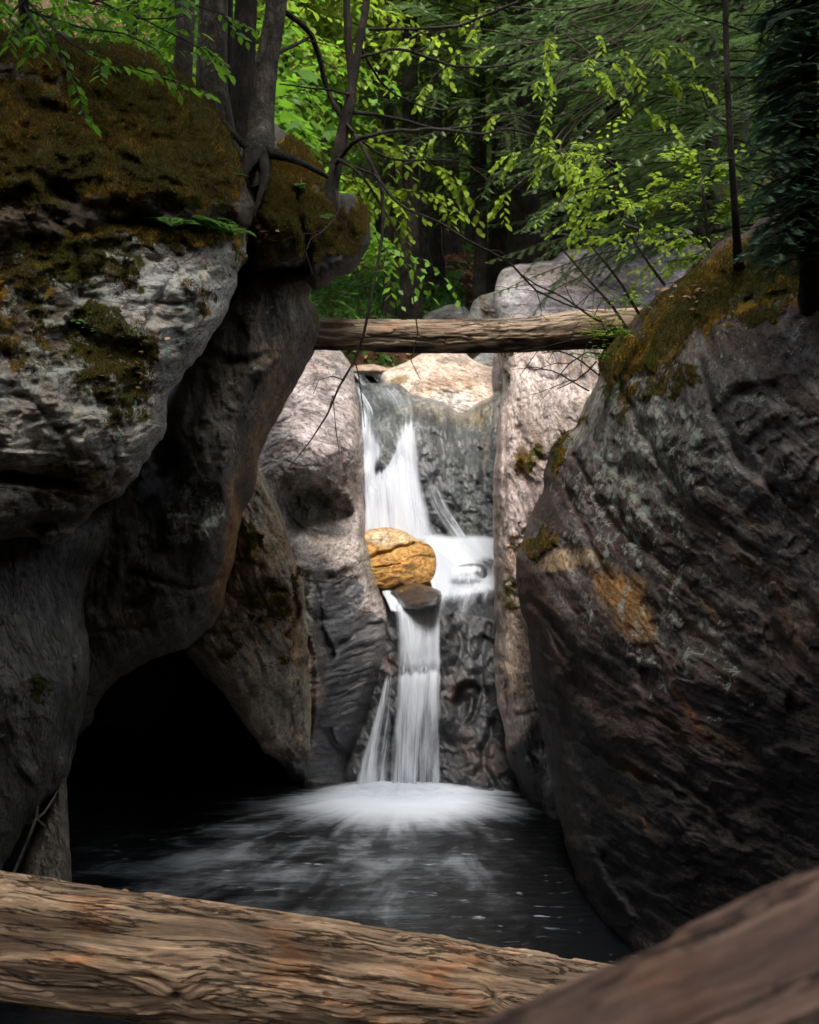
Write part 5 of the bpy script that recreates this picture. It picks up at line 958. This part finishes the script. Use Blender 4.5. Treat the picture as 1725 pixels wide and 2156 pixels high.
# low hanging twigs left of the falls and pale stem at the far left
tw = thing('hanging_twig', 'thin bare twig hanging in front of the pinkish pothole rock', 'twig', None, tuple(P(690, 760, 5.9)))
sd_ = [limb_path(l) for l in ([(748, 760, 5.9, 1.4), (756, 800, 5.9, 1.2), (764, 850, 5.9, 1), (768, 900, 5.9, .7)], [(690, 870, 5.9, 1.2), (700, 830, 5.9, 1), (708, 905, 5.9, .9), (716, 960, 5.9, .6)], [(725, 800, 5.9, 1.2), (700, 790, 5.9, 1), (672, 800, 5.9, .8), (660, 830, 5.9, .6)])]
for q in sd_: tube_obj('twig', [q], TWIG, tw, 4)
st = thing('dry_stem', 'pale crooked dry stem leaning in the dark gap beside the pointed rock at lower left', 'stem', None, tuple(P(30, 1850, 4.9)))
for l in ([(22, 1850, 4.6, 3), (48, 1790, 4.6, 3), (78, 1722, 4.65, 3.2), (80, 1700, 4.7, 2.5)], [(78, 1722, 4.65, 3), (108, 1690, 4.75, 2.5), (134, 1640, 4.9, 1.5)], [(76, 1722, 4.65, 2.4), (96, 1740, 4.6, 2)]): tube_obj('stalk', [limb_path(l)], TWIGP, st, 6)

# ---- slim tree on the right, blurred conifer beside it
r = np.random.RandomState(421)
rt = thing('slender_tree', 'slender dark tree trunk rising from the right boulder beside the dark conifer', 'tree', None, tuple(P(1556, 560, 5.7)))
sd0 = surf(right, 1558, 570)
trunk_mesh(Q([(1561, 600, sd0 + .15, px(12, 5.6)), (1557, 560, sd0 - .0, px(11, 5.6)), (1552, 500, (sd0 + 5.6) / 2, px(8.5, 5.6)), (1545, 400, 5.6, px(7, 5.6)), (1536, 260, 5.6, px(6.5, 5.6)), (1530, 120, 5.6, px(6, 5.6)), (1526, -80, 5.6, px(5.5, 5.6))]), rt, BARKD, 12, 51, .05, 'trunk', .5, 3)
lb = [limb_path(l) for l in ([(1538, 280, 5.6, 3), (1500, 240, 5.7, 2.6), (1450, 215, 5.8, 2), (1400, 205, 5.9, 1.4)], [(1534, 180, 5.6, 3), (1490, 130, 5.7, 2.4), (1430, 100, 5.8, 1.6)], [(1540, 330, 5.6, 3), (1500, 350, 5.5, 2.2), (1460, 400, 5.5, 1.4)], [(1530, 90, 5.6, 2.6), (1470, 60, 5.8, 2), (1390, 50, 6, 1.4)])]
needle_crown(rt, lb, r, .22, .05, .02, .006, .22, LEAF_HEM, TWIG, 51)
def near_conifer(label, bx, d, seed, tops, Ls, n, wd):
    r = np.random.RandomState(seed); t = thing('dark_conifer', label, 'tree', None, tuple(P(bx, 600, d)))
    trunk_mesh(Q([(bx, 640, d + .35, px(22, d)), (bx, 570, d + .1, px(20, d)), (bx - 4, 400, d, px(17, d)), (bx, 100, d, px(15, d)), (bx, -500, d, px(10, d))]), t, BARKD, 14, seed, .05, 'trunk', .3, 3)
    br = []
    for i in range(n):
        y = r.uniform(*tops); a = r.uniform(0, 2 * np.pi); p = P(bx, y, d); L = Ls * r.uniform(.55, 1.1)
        br.append(grow(p, [math.cos(a), math.sin(a), .0], L, 10, .07, .08, r, .004, .0012))
    needle_crown(t, br, r, wd, .026, .024, .0055, .16, LEAF_DARK, TWIG, seed)
near_conifer('dense dark bluish green conifer at the right edge, out of focus', 1705, 4.55, 431, (-160, 540), .28, 210, .17)

# ---- hemlocks and trunks behind the falls
def hemlock(label, bx, by, d, rad, seed, zlo, zhi, nb, L, side_len, step, nl, nstep, mat=LEAF_HEM, twigs=False, lean=0, name='hemlock_tree', group='hemlocks behind the falls', bias=None, top=None):
    r = np.random.RandomState(seed); x, y_, z = P(bx, by, d); z = float(ground_h(np.array([x]), np.array([d]))[0]) - .15; Ht = top or 13.0
    t = thing(name, label, 'tree', group, (float(x), float(d), z))
    trunk_mesh([(x, d, z, rad * 1.15), (x + .02, d, z + 1.2, rad), (x + lean * .4, d, z + 4, rad * .9), (x + lean, d, z + Ht, rad * .35)], t, BARKD, 16, seed, .05, 'trunk', .35, 4)
    br = []
    for i in range(nb):
        zz = r.uniform(zlo, zhi); a = r.uniform(0, 2 * np.pi) if bias is None else R(bias) + r.randn() * .9; l = L * r.uniform(.55, 1.1)
        br.append(grow((x + lean * (zz - z) / Ht, d, zz), [math.cos(a), math.sin(a), r.uniform(-.05, .25)], l, 10, .06, .07, r, .011, .002))
    needle_crown(t, br, r, side_len, step, nl, nstep, .24, mat, TWIG, seed, group_twigs=twigs)
    return t
NB = ['small hemlock trunk directly above the middle of the fallen log', 'thin hemlock trunk right of the one above the log', 'thick hemlock trunk left of the purple boulder', 'hemlock with feathery grey green boughs above the purple boulder',
      'hemlock with drooping boughs in the upper centre', 'tall hemlock in the upper right, dark behind the slender tree', 'far hemlock above the mossy ledge', 'hemlock with pale dead lower twigs right of centre', 'dark hemlock filling the gap beside the near conifer', 'distant hemlock between the forked tree and the centre']
hemlock(NB[0], 862, 560, 14.2, .10, 501, 6.6, 9.5, 26, 1.9, .34, .07, .035, .014)
hemlock(NB[1], 916, 540, 16.0, .09, 502, 7.0, 10.5, 26, 2.0, .36, .08, .04, .016)
hemlock(NB[2], 1095, 545, 14.0, .17, 503, 5.9, 9.0, 34, 2.1, .36, .07, .035, .013)
hemlock(NB[3], 1290, 540, 13.4, .08, 504, 5.3, 9.0, 80, 1.9, .32, .05, .036, .011, twigs=True, bias=250)
hemlock(NB[4], 1010, 500, 14.2, .07, 505, 5.8, 9.5, 60, 2.3, .32, .05, .036, .011, twigs=True, bias=260)
hemlock(NB[5], 1500, 500, 11.2, .07, 506, 4.8, 7.8, 64, 2.2, .26, .045, .032, .009, twigs=True, bias=195)
hemlock(NB[6], 800, 500, 19.0, .13, 507, 8.0, 13, 30, 2.4, .45, .10, .05, .02)
hemlock(NB[7], 1180, 500, 15.5, .12, 508, 6.2, 10.5, 44, 2.4, .40, .08, .04, .016)
hemlock(NB[8], 1560, 480, 12.0, .09, 509, 4.8, 9.0, 50, 2.0, .36, .07, .035, .013)
hemlock(NB[9], 950, 500, 20.0, .12, 510, 7.5, 13, 36, 2.8, .5, .10, .055, .022)
hemlock('hemlock reaching long feathery boughs leftward from behind the near conifer', 1640, 500, 9.6, .07, 511, 4.2, 6.8, 50, 2.3, .26, .045, .032, .009, twigs=True, bias=188)
# bare trunks in the shade
for i, (bx, d, rd, lb) in enumerate([(905, 17.5, .09, 'dim straight trunk in the shade behind the log, left of centre'), (1050, 15.2, .12, 'pair member: leaning trunk just left of the purple boulder'), (1115, 16.5, .15, 'dim reddish trunk behind the left end of the purple boulder'), (1000, 21, .12, 'far dim trunk in the dark middle of the forest'),
                                 (1240, 19, .13, 'far dim trunk above the purple boulder'), (820, 22, .12, 'far dim trunk left of the hemlocks'), (700, 24, .16, 'far trunk glimpsed between the forked tree and the leaning tree'), (1480, 20, .16, 'far dim trunk at the upper right')]):
    r = np.random.RandomState(530 + i); x = (bx - CX) / F * d; z = float(ground_h(np.array([x]), np.array([d]))[0]) - .2
    t = thing('tree', lb.replace('pair member: ', ''), 'tree', 'bare trunks in the forest behind', (x, d, z))
    ln = r.uniform(-.5, .5); trunk_mesh([(x, d, z, rd * 1.2), (x + ln * .1, d, z + 1.5, rd), (x + ln * .5, d, z + 6, rd * .85), (x + ln, d, z + 13, rd * .4)], t, BARKD, 14, 530 + i, .05, 'trunk', .4, 4)
    br = [grow((x + ln * k / 13, d, z + k), [math.cos(a), math.sin(a), r.uniform(-.3, .1)], r.uniform(.4, 1.4), 8, .03, .1, r, .008, .002) for k, a in zip(r.uniform(.8, 6, 16), r.uniform(0, 6.28, 16))]
    tube_obj('dead_limbs', br, TWIGP, t, 4)
    hi = [grow((x + ln, d, z + k), [math.cos(a), math.sin(a), .2], r.uniform(2, 3), 8, .03, .1, r, .02, .004) for k, a in zip(r.uniform(5.5, 12, 16), r.uniform(0, 6.28, 16))]  # unseen high crowns, filled out to shade the forest below
    leafy(t, hi, r, 12, .9, .22, 8, KITE, LEAF_MAPLE, None, 530 + i)

# ---- bright beech and maple foliage
def broadleaf(label, x, d, rad, seed, zr, nb, L, leaf, mat, tmpl=OVAL, n_tw=12, tw_len=.7, per=9, top=12, name='beech_tree', group='leafy trees behind the falls', az=None, twm=TWIG, z0=None):
    r = np.random.RandomState(seed); z = (float(ground_h(np.array([x]), np.array([d]))[0]) - .15) if z0 is None else z0
    t = thing(name, label, 'tree', group, (x, d, z)); ln = r.uniform(-.6, .6)
    trunk_mesh([(x, d, z, rad * 1.2), (x + ln * .1, d, z + 1.2, rad), (x + ln * .5, d, z + top * .5, rad * .75), (x + ln, d, z + top, rad * .3)], t, BARKD, 12, seed, .04, 'trunk', .3, 3)
    br = []
    for i in range(nb):
        zz = r.uniform(*zr); f = (zz - z) / top; a = r.uniform(0, 6.28) if az is None else R(az) + r.randn() * .8
        br.append(grow((x + ln * f, d, zz), [math.cos(a), math.sin(a), r.uniform(-.1, .3)], L * r.uniform(.5, 1.15), 9, .03, .1, r, .014, .003))
    tube_obj('limbs', br, TWIG, t, 5); leafy(t, br, r, n_tw, tw_len, leaf, per, tmpl, mat, twm, seed); return t
def bx_(px_, d): return float((px_ - CX) / F * d)
broadleaf('bright yellow green leafy tree between the leaning tree and the forked tree', bx_(640, 13), 13.0, .06, 601, (5.6, 9.6), 42, 1.9, .12, LEAF_BEECH, n_tw=14)
broadleaf('leafy tree glowing yellow green behind the forked tree', bx_(820, 14.5), 14.5, .06, 602, (7.2, 9.6), 18, 1.6, .12, LEAF_BEECH, n_tw=10)
broadleaf('low maple with broad green leaves right of the leaning tree', bx_(655, 10.0), 10.0, .04, 603, (4.3, 5.6), 30, .95, .19, LEAF_MAPLE, MAPL, 8, .5, 7, top=3.4, name='maple_sapling', group=None)
broadleaf('leafy tree far behind the left trunks', bx_(560, 17), 17.0, .09, 604, (7.0, 12.5), 50, 2.8, .16, LEAF_BEECH, KITE, 14, .9)
broadleaf('bright leafy tree far behind the centre', bx_(900, 19), 19.0, .09, 605, (9.5, 14), 46, 3.0, .16, LEAF_BEECH, KITE, 14, .9)
broadleaf('bright leafy tree far behind at upper right', bx_(1330, 18), 18.0, .09, 606, (8.0, 13), 44, 3.0, .16, LEAF_BEECH, KITE, 13, .9)
broadleaf('leafy tree behind the top left corner', bx_(250, 14), 14.0, .08, 607, (6.0, 10), 46, 2.8, .13, LEAF_MAPLE, KITE, 14, .8)
broadleaf('leafy tree beyond the mossy boulder at upper left', bx_(390, 11), 11.0, .06, 608, (4.8, 7.6), 44, 1.9, .11, LEAF_MAPLE, KITE, 14, .7)
broadleaf('leafy tree at the far right behind the conifer', bx_(1650, 15), 15.0, .09, 609, (6.0, 11), 46, 2.6, .14, LEAF_MAPLE, KITE, 14, .8)
broadleaf('yellow green bush glowing beside the slender tree above the right boulder', bx_(1475, 8.5), 8.5, .025, 610, (3.9, 5.0), 9, .6, .06, LEAF_BEECH, OVAL, 6, .3, 7, top=1.8, name='beech_sapling', group=None)
broadleaf('leafy tree in the far middle dark forest', bx_(1080, 24), 24.0, .12, 611, (10, 16), 50, 3.6, .22, LEAF_MAPLE, KITE, 14, 1.1)
broadleaf('leafy tree far beyond the left trunks at the slope', bx_(700, 24), 24.0, .12, 612, (9, 16), 50, 3.6, .22, LEAF_MAPLE, KITE, 14, 1.1)
broadleaf('leafy tree far beyond the purple boulder', bx_(1450, 25), 25.0, .12, 613, (9, 16), 50, 3.6, .22, LEAF_MAPLE, KITE, 14, 1.1)
# beech branch sprays hanging over the gorge: one young beech whose stem stands right of the stream
r = np.random.RandomState(621)
be = thing('beech_tree', 'young beech whose glowing yellow green sprays hang over the upper centre', 'tree', None, (bx_(1640, 9.6), 9.6, 3.0))
trunk_mesh([(bx_(1640, 9.6), 9.6, 2.9, .06), (bx_(1640, 9.6), 9.6, 5.0, .05), (bx_(1610, 9.6), 9.6, 7.2, .04), (bx_(1590, 9.6), 9.6, 9.8, .02)], be, BARKD, 10, 61, .04, 'trunk')
SPR = [[(1195, 30, 9.6), (1165, 75, 9.2), (1150, 120, 9.0), (1140, 165, 9.0)], [(1195, 140, 9.6), (1165, 200, 9.3), (1148, 240, 9.2), (1140, 275, 9.2)], [(1200, 260, 9.7), (1160, 305, 9.3), (1120, 312, 9.1), (1075, 325, 9.0)], [(1205, 270, 9.7), (1180, 320, 9.3), (1205, 350, 9.1), (1245, 348, 9.0)],
       [(1190, 320, 9.7), (1130, 350, 9.4), (1095, 385, 9.2), (1060, 410, 9.1)], [(1200, 300, 9.7), (1200, 345, 9.3), (1212, 385, 9.2), (1218, 415, 9.1)], [(1195, 60, 9.6), (1240, 110, 9.3), (1250, 140, 9.2), (1270, 160, 9.1)], [(1200, 40, 9.6), (1280, 80, 9.2), (1330, 110, 9.1), (1400, 100, 9.0)],
       [(1200, 180, 9.6), (1300, 200, 9.2), (1370, 235, 9.1), (1410, 262, 9.0)], [(1195, 20, 9.6), (1060, 15, 9.0), (980, 40, 8.6), (930, 70, 8.5)], [(1190, 80, 9.6), (1020, 100, 8.8), (940, 130, 8.6), (890, 195, 8.5)], [(1190, 90, 9.6), (1000, 60, 8.8), (880, 70, 8.6), (800, 130, 8.5)],
       [(1200, 120, 9.6), (1290, 130, 9.3), (1380, 150, 9.2), (1450, 175, 9.2)], [(1190, 240, 9.6), (1060, 240, 9.2), (960, 260, 9.0), (900, 300, 9.0)]]
brs = [catmull(np.array([(*P(x, y, d), max(.014 - .002 * i, .002)) for i, (x, y, d) in enumerate([(1612, -60 - 14 * k, 9.6), (1480, -20 - 10 * k + .3 * l[0][1], 9.9), (1330, -30 + .75 * l[0][1], 10.0)] + l)]), .08, False) for k, l in enumerate(SPR)]
tube_obj('limbs', brs, TWIG, be, 5); leafy(be, brs, r, 4, .22, .074, 8, OVAL, LEAF_BEECH, TWIG, 621, .22, start=.78, spread=.45)
# sprays at the top left in front of the moss
r = np.random.RandomState(631)
bl = thing('beech_tree', 'young beech with thin leafy sprays hanging over the mossy boulder at the top left', 'tree', None, tuple(P(60, 60, 5.6)))
trunk_mesh(Q([(60, 110, 5.6, .03), (50, 20, 5.6, .025), (40, -200, 5.6, .02)]), bl, BARKD, 10, 63, .04, 'trunk')
SPL = [[(50, -40, 5.6), (180, -10, 5.2), (300, 40, 5.0), (400, 30, 5.0)], [(55, 0, 5.6), (150, 90, 5.0), (270, 140, 4.9), (380, 175, 4.9)], [(55, 20, 5.6), (180, 60, 5.2), (260, 70, 5.1), (330, 105, 5.0)], [(50, 10, 5.6), (90, 80, 4.8), (130, 130, 4.6), (160, 180, 4.5)], [(50, 0, 5.6), (20, 40, 5.0), (60, 80, 4.9), (120, 90, 4.8)],
       [(50, -80, 5.6), (250, -60, 5.4), (380, 0, 5.3), (470, 30, 5.3)], [(50, -90, 5.6), (10, -30, 5.2), (-30, 10, 5.0), (-60, 60, 4.9)], [(55, -20, 5.6), (250, 20, 5.3), (340, 60, 5.1), (420, 100, 5.1)]]
brs = [catmull(np.array([(*P(x, y, d), .006 - .0012 * i) for i, (x, y, d) in enumerate(l)]), .08, False) for l in SPL]
tube_obj('limbs', brs, TWIG, bl, 5); leafy(bl, brs, r, 4, .22, .058, 8, OVAL, LEAF_MAPLE, TWIG, 631, .08, start=.2, spread=.9)

# ---- unseen trees added to shade the near gorge, beside and behind the viewpoint
CT = [(-4.6, 1.5, 'broad'), (4.8, 2.5, 'broad'), (-5.2, 4.2, 'broad'), (6.0, 3.6, 'broad'), (-3.6, -3.4, 'broad'), (3.8, -3.0, 'broad'), (0.6, -8.2, 'broad'), (-4.2, -8.5, 'broad'), (5.0, -8.0, 'broad'), (7.5, 0.0, 'broad'), (-7.5, -1.0, 'broad'), (-8.0, 6.0, 'broad')]
for i, (x, y, k) in enumerate(CT):
    r = np.random.RandomState(700 + i); z = float(ground_h(np.array([float(x)]), np.array([float(y)]))[0]) - .2
    t = thing('shade_tree', 'unseen leafy tree added on the bank to shade the near gorge', 'tree', 'unseen trees added to shade the near gorge', (x, y, z))
    lx = -np.sign(x) * .8; trunk_mesh([(x, y, z, .2), (x + lx * .2, y, z + 2, .16), (x + lx, y, z + 9, .1)], t, BARKD, 12, 700 + i, .04, 'trunk', .4, 4)
    br = []
    for j in range(30):
        f = r.uniform(.45, 1); a = math.atan2(0 * 2.0 - 0, -x) + r.randn() * 1.1; L = r.uniform(2.2, 4.8)
        br.append(grow((x + lx * f, y, z + 9 * f), [math.cos(a), math.sin(a), r.uniform(0, .35)], L, 9, .02, .1, r, .04, .008))
    tube_obj('limbs', br, BARKD, t, 5); leafy(t, br, r, 22, .9, .23, 8, KITE, LEAF_MAPLE, None, 700 + i, clear=True)

for i, (x, y) in enumerate([(-6.0, 11.5), (6.6, 12.4), (-7.6, 16.0), (8.0, 17.0)]):  # crowns out of view, added to darken the forest behind the falls
    r = np.random.RandomState(740 + i); z = float(ground_h(np.array([float(x)]), np.array([float(y)]))[0]) - .2
    t = thing('shade_tree', 'leafy tree added to shade the forest behind the falls, its crown unseen', 'tree', 'trees added to shade the forest behind', (x, y, z))
    lx = -np.sign(x) * 1.0; trunk_mesh([(x, y, z, .2), (x + lx * .2, y, z + 2, .16), (x + lx, y, z + 11, .1)], t, BARKD, 12, 740 + i, .04, 'trunk', .4, 4)
    br = []
    for j in range(32):
        f = r.uniform(.5, 1); a = math.atan2(0, -x) + r.randn() * .8; L = r.uniform(3.0, 6.5)
        br.append(grow((x + lx * f, y, z + 11 * f), [math.cos(a), math.sin(a) + .25, r.uniform(.1, .45)], L, 9, .02, .1, r, .04, .008))
    tube_obj('limbs', br, BARKD, t, 5); leafy(t, br, r, 24, 1.0, .26, 8, KITE, LEAF_MAPLE, None, 740 + i, clear=True)

# ---- small plants
def fern(label, x, y, d, n, L, seed, group=None, mat=LEAF_FERN, base=None, spread=1.0):
    r = np.random.RandomState(seed); b = np.array(P(x, y, d)) if base is None else np.array(base); t = thing('fern', label, 'fern', group, tuple(b)); fr, ps, ds, ns, sz = [], [], [], [], []
    for i in range(n):
        a = r.uniform(0, 6.28); l = L * r.uniform(.6, 1.1); q = grow(b + [r.randn() * .012, r.randn() * .012, 0], [math.cos(a), math.sin(a) - .25, .75], l, 12, .12, .04, r, .0018, .0006); fr.append(q)
        k = np.linspace(.12, .98, 13); pp = np.stack([np.interp(k * 12, np.arange(13), q[:, j]) for j in range(3)], -1); tt = unit(np.gradient(pp, axis=0)); s_ = unit(np.cross(tt, [0, 0, 1.0]))
        for g in (1, -1): ps.append(pp); ds.append(s_ * g + tt * .45); ns.append(np.cross(s_, tt) + [0, 0, .2]); sz.append(l * .34 * np.sin(np.pi * (k * .85 + .13)))
    place(*KITE, np.concatenate(ps), np.concatenate(ds), np.concatenate(ns), np.concatenate(sz), 'fronds', mat, t, None, .75, seed); tube_obj('stalks', fr, TWIG, t, 3); return t
for i, (x, y, L, lb) in enumerate([(362, 478, .17, 'fern at the left end of the row on the ledge under the moss cap'), (398, 474, .17, 'second fern from the left in the row on the boulder ledge'), (436, 478, .13, 'third fern from the left in the row on the boulder ledge'), (480, 492, .15, 'fern hanging at the right end of the boulder ledge'), (455, 470, .11, 'small fern tucked under the moss between two larger ferns')]):
    fern(lb, x, y, surf(face, x, y + 4) - .03, 9, L, 801 + i, 'ferns in the row on the boulder ledge')
fern('lone fern on the mossy ledge under the forked tree', 632, 398, surf(brow, 632, 398) - .03, 5, .13, 811); fern('single small fern on the moss cap, upper left', 500, 372, surf(cap, 500, 372) - .02, 4, .08, 812)
fern('tiny fern halfway down the mossy ledge', 668, 460, surf(brow, 668, 460) - .02, 4, .09, 813)
def herb(label, x, y, d, n, L, leaf, seed, mat, per=5, spread=1.0, tmpl=OVAL, cat='plant', name='leafy_plant', up=.8, group=None):
    r = np.random.RandomState(seed); b = np.array(P(x, y, d)); t = thing(name, label, cat, group, tuple(b)); st_, ps, ds, ns = [], [], [], []
    for i in range(n):
        q = grow(b + r.randn(3) * [.04 * spread, .04 * spread, .01], [r.randn() * spread, r.randn() * spread - .3, up], L * r.uniform(.5, 1.2), per, .10, .1, r, .0018, .0008); st_.append(q)
        tt = unit(np.gradient(q[:, :3], axis=0)); s_ = unit(np.cross(tt, [0, 0, 1.0])); g = np.where(np.arange(per + 1) % 2, 1, -1)[:, None]
        ps.append(q[:, :3]); ds.append(s_ * g + tt * .5 + [0, 0, -.2]); ns.append(np.array([0, -.3, 1.0]) + r.randn(per + 1, 3) * .3)
    ps = np.concatenate(ps); place(*tmpl, ps, np.concatenate(ds), np.concatenate(ns), leaf * r.uniform(.6, 1.15, len(ps)), 'leaves', mat, t, None, None, seed); tube_obj('stems', st_, TWIG, t, 3); return t
herb('bright leafy plant at the right end of the fallen log', 1288, 705, 6.4, 22, .13, .04, 821, LEAF_BEECH, 5)
herb('green leafy tuft on the moss below the right end of the log', 1262, 752, 6.35, 14, .10, .032, 822, LEAF_MAPLE, 4)
herb('yellow green sprig on the boulder just above the log', 1322, 640, 6.3, 12, .14, .04, 823, LEAF_BEECH, 5)
herb('tiny seedling on the moss bump of the leaning boulder', 1178, 925, surf(right, 1178, 932) - .03, 6, .06, .02, 824, LEAF_FERN, 3)
herb('tuft of green leaves growing on the lichen boulder', 250, 1020 - 310, surf(face, 250, 716) - .02, 7, .09, .022, 825, LEAF_FERN, 3)
herb('small green sprig low on the left boulder edge', 172, 690, surf(face, 172, 690) - .02, 6, .12, .03, 826, LEAF_FERN, 3)
herb('maple seedling with flat bright leaves beside the overhanging rock above the log', 705, 645, 8.2, 18, .34, .075, 827, LEAF_MAPLE, 5, tmpl=OVAL, name='maple_seedling', up=.55)
herb('leafy seedling on the bank left of centre above the log', 800, 560, 11.5, 12, .35, .09, 828, LEAF_MAPLE, 4, name='maple_seedling')
# sprigs over the purple boulder from the right
r = np.random.RandomState(641)
sg = thing('beech_sapling', 'beech sapling with flat yellow green sprays reaching over the purple boulder from the right', 'tree', None, tuple(P(1500, 560, 6.9)))
trunk_mesh(Q([(1500, 570, 6.9, .014), (1492, 500, 6.9, .012), (1480, 400, 6.9, .010), (1470, 330, 6.9, .006)]), sg, BARKD, 8, 64, .03, 'trunk')
SG = [[(1492, 500, 6.9), (1430, 490, 6.8), (1370, 488, 6.7), (1310, 490, 6.7)], [(1488, 470, 6.9), (1440, 440, 6.8), (1390, 430, 6.7), (1330, 425, 6.7)], [(1485, 440, 6.9), (1450, 410, 6.9), (1430, 390, 6.8), (1400, 380, 6.8)], [(1496, 530, 6.9), (1450, 545, 6.8), (1410, 550, 6.7), (1375, 555, 6.7)], [(1478, 390, 6.9), (1460, 360, 6.9), (1440, 350, 6.9), (1420, 330, 6.9)],
      [(1490, 480, 6.9), (1520, 450, 6.8), (1530, 430, 6.7), (1545, 420, 6.7)], [(1480, 400, 6.9), (1500, 370, 6.8), (1520, 360, 6.7), (1530, 350, 6.7)], [(1490, 520, 6.9), (1450, 510, 6.7), (1420, 500, 6.6), (1400, 505, 6.6)]]
brs = [catmull(np.array([(*P(x, y, d), .004 - .0008 * i) for i, (x, y, d) in enumerate(l)]), .06, False) for l in SG]
tube_obj('limbs', brs, TWIG, sg, 5); leafy(sg, brs, r, 9, .16, .05, 7, OVAL, LEAF_BEECH, TWIG, 641, .04, start=.1, spread=.6)

# ---- moss tufts: short blades over the mossy faces (parts of their rock)
def tufts(rk, n, size, seed, lim=.5, parent=True):
    gx, gy, G, M, res, ob, sd = ROCKS[rk['label']]; r = np.random.RandomState(seed); j, i = np.nonzero((M > lim) & ~np.isnan(G)); vis = (gx[i] > -60) & (gx[i] < 1790) & (gy[j] > -40) & (gy[j] < 2160); i, j = i[vis], j[vis]
    if not len(i): return
    k = r.randint(0, len(i), n); k = k[r.rand(n) < np.clip(M[j[k], i[k]], 0, 1)]; x = gx[i[k]] + r.uniform(-1, 1, len(k)) * res * .5; y = gy[j[k]] + r.uniform(-1, 1, len(k)) * res * .5; d = G[j[k], i[k]]
    p = P(x, y, d + .004); cl = pn(x / 16, y / 16, seed); n_ = unit(np.stack([.25 + 0 * x, -1 + 0 * x, .6 + 0 * x], -1) + r.randn(len(k), 3) * .45); side_ = unit(np.cross(n_, r.randn(len(k), 3)))
    hue = np.clip(.5 + .9 * fbm(x / 120, y / 120, sd + 90, 3), 0, 1) * .7 + r.rand(len(k)) * .3
    o = place(*NEED, p, n_ + [0, 0, .1], side_, size * r.uniform(.5, 1.3, len(k)) * (1 + .4 * cl), 'moss', MOSSB, None, np.stack([hue, r.rand(len(k)), hue], -1), .22, seed)
    o.parent = rk; tag(o, kind='stuff')
tufts(cap, 80000, .018, 901); tufts(face, 40000, .013, 902); tufts(brow, 45000, .024, 903); tufts(right, 50000, .018, 904); tufts(butt, 14000, .016, 905); tufts(rp, 6000, .016, 906, .6)
# ---- dead leaves and ground cover
def litter(name, label, area, n, size, seed, mat, tmpl=KITE, up=.0, kind='stuff', flat=True, onto=None):
    r = np.random.RandomState(seed); x0, x1, y0, y1 = area; 
    if onto is None:
        X = r.uniform(x0, x1, n); Yv = r.uniform(y0, y1, n); k = fbm(X / 1.2, Yv / 1.2, seed, 3) > -.25; X, Yv = X[k], Yv[k]; Z = ground_h(X, Yv) + .012; p = np.stack([X, Yv, Z], -1)
    else:
        xs_ = r.normal((x0 + x1) / 2, (x1 - x0) / 3, n); ys_ = r.normal((y0 + y1) / 2, (y1 - y0) / 3, n); p = np.stack([P(a, b, surf(onto, a, b) - .012) for a, b in zip(xs_, ys_)])
    N = len(p); d = r.randn(N, 3) * [1, 1, .25] + [0, 0, up]; nn = np.tile([0, -.2, 1.0], (N, 1)) + r.randn(N, 3) * .45
    if up > .5: nn = r.randn(N, 3)
    o = place(*tmpl, p, d, nn, size * r.uniform(.5, 1.2, N), name, mat, None, None, None, seed); tag(o, label, None, None, kind); return o
litter('leaf_litter', 'brown fallen leaves covering the forest floor behind the log', (-4, 5, 12.8, 24), 30000, .085, 911, DRYLEAF)
litter('ground_plants', 'bright green low plants on the bank behind the log', (-1.5, .7, 13.4, 17.5), 7500, .10, 912, LEAF_FERN, KITE, .7)
litter('undergrowth', 'dim green undergrowth across the forest slope', (-9, 11, 20, 36), 24000, .16, 913, LEAF_MAPLE, KITE, .6)
litter('leaf_litter', 'small cluster of reddish dead leaves on the mossy ledge', (545, 580, 480, 505), 40, .045, 914, DRYLEAF, onto=brow)
litter('leaf_litter', 'brown dead leaves caught on top of the leaning boulder', (1400, 1500, 600, 640), 60, .04, 915, DRYLEAF, onto=right)
litter('leaf_litter', 'few dead leaves on the lichen boulder moss', (230, 330, 700, 800), 40, .035, 916, DRYLEAF, onto=face)
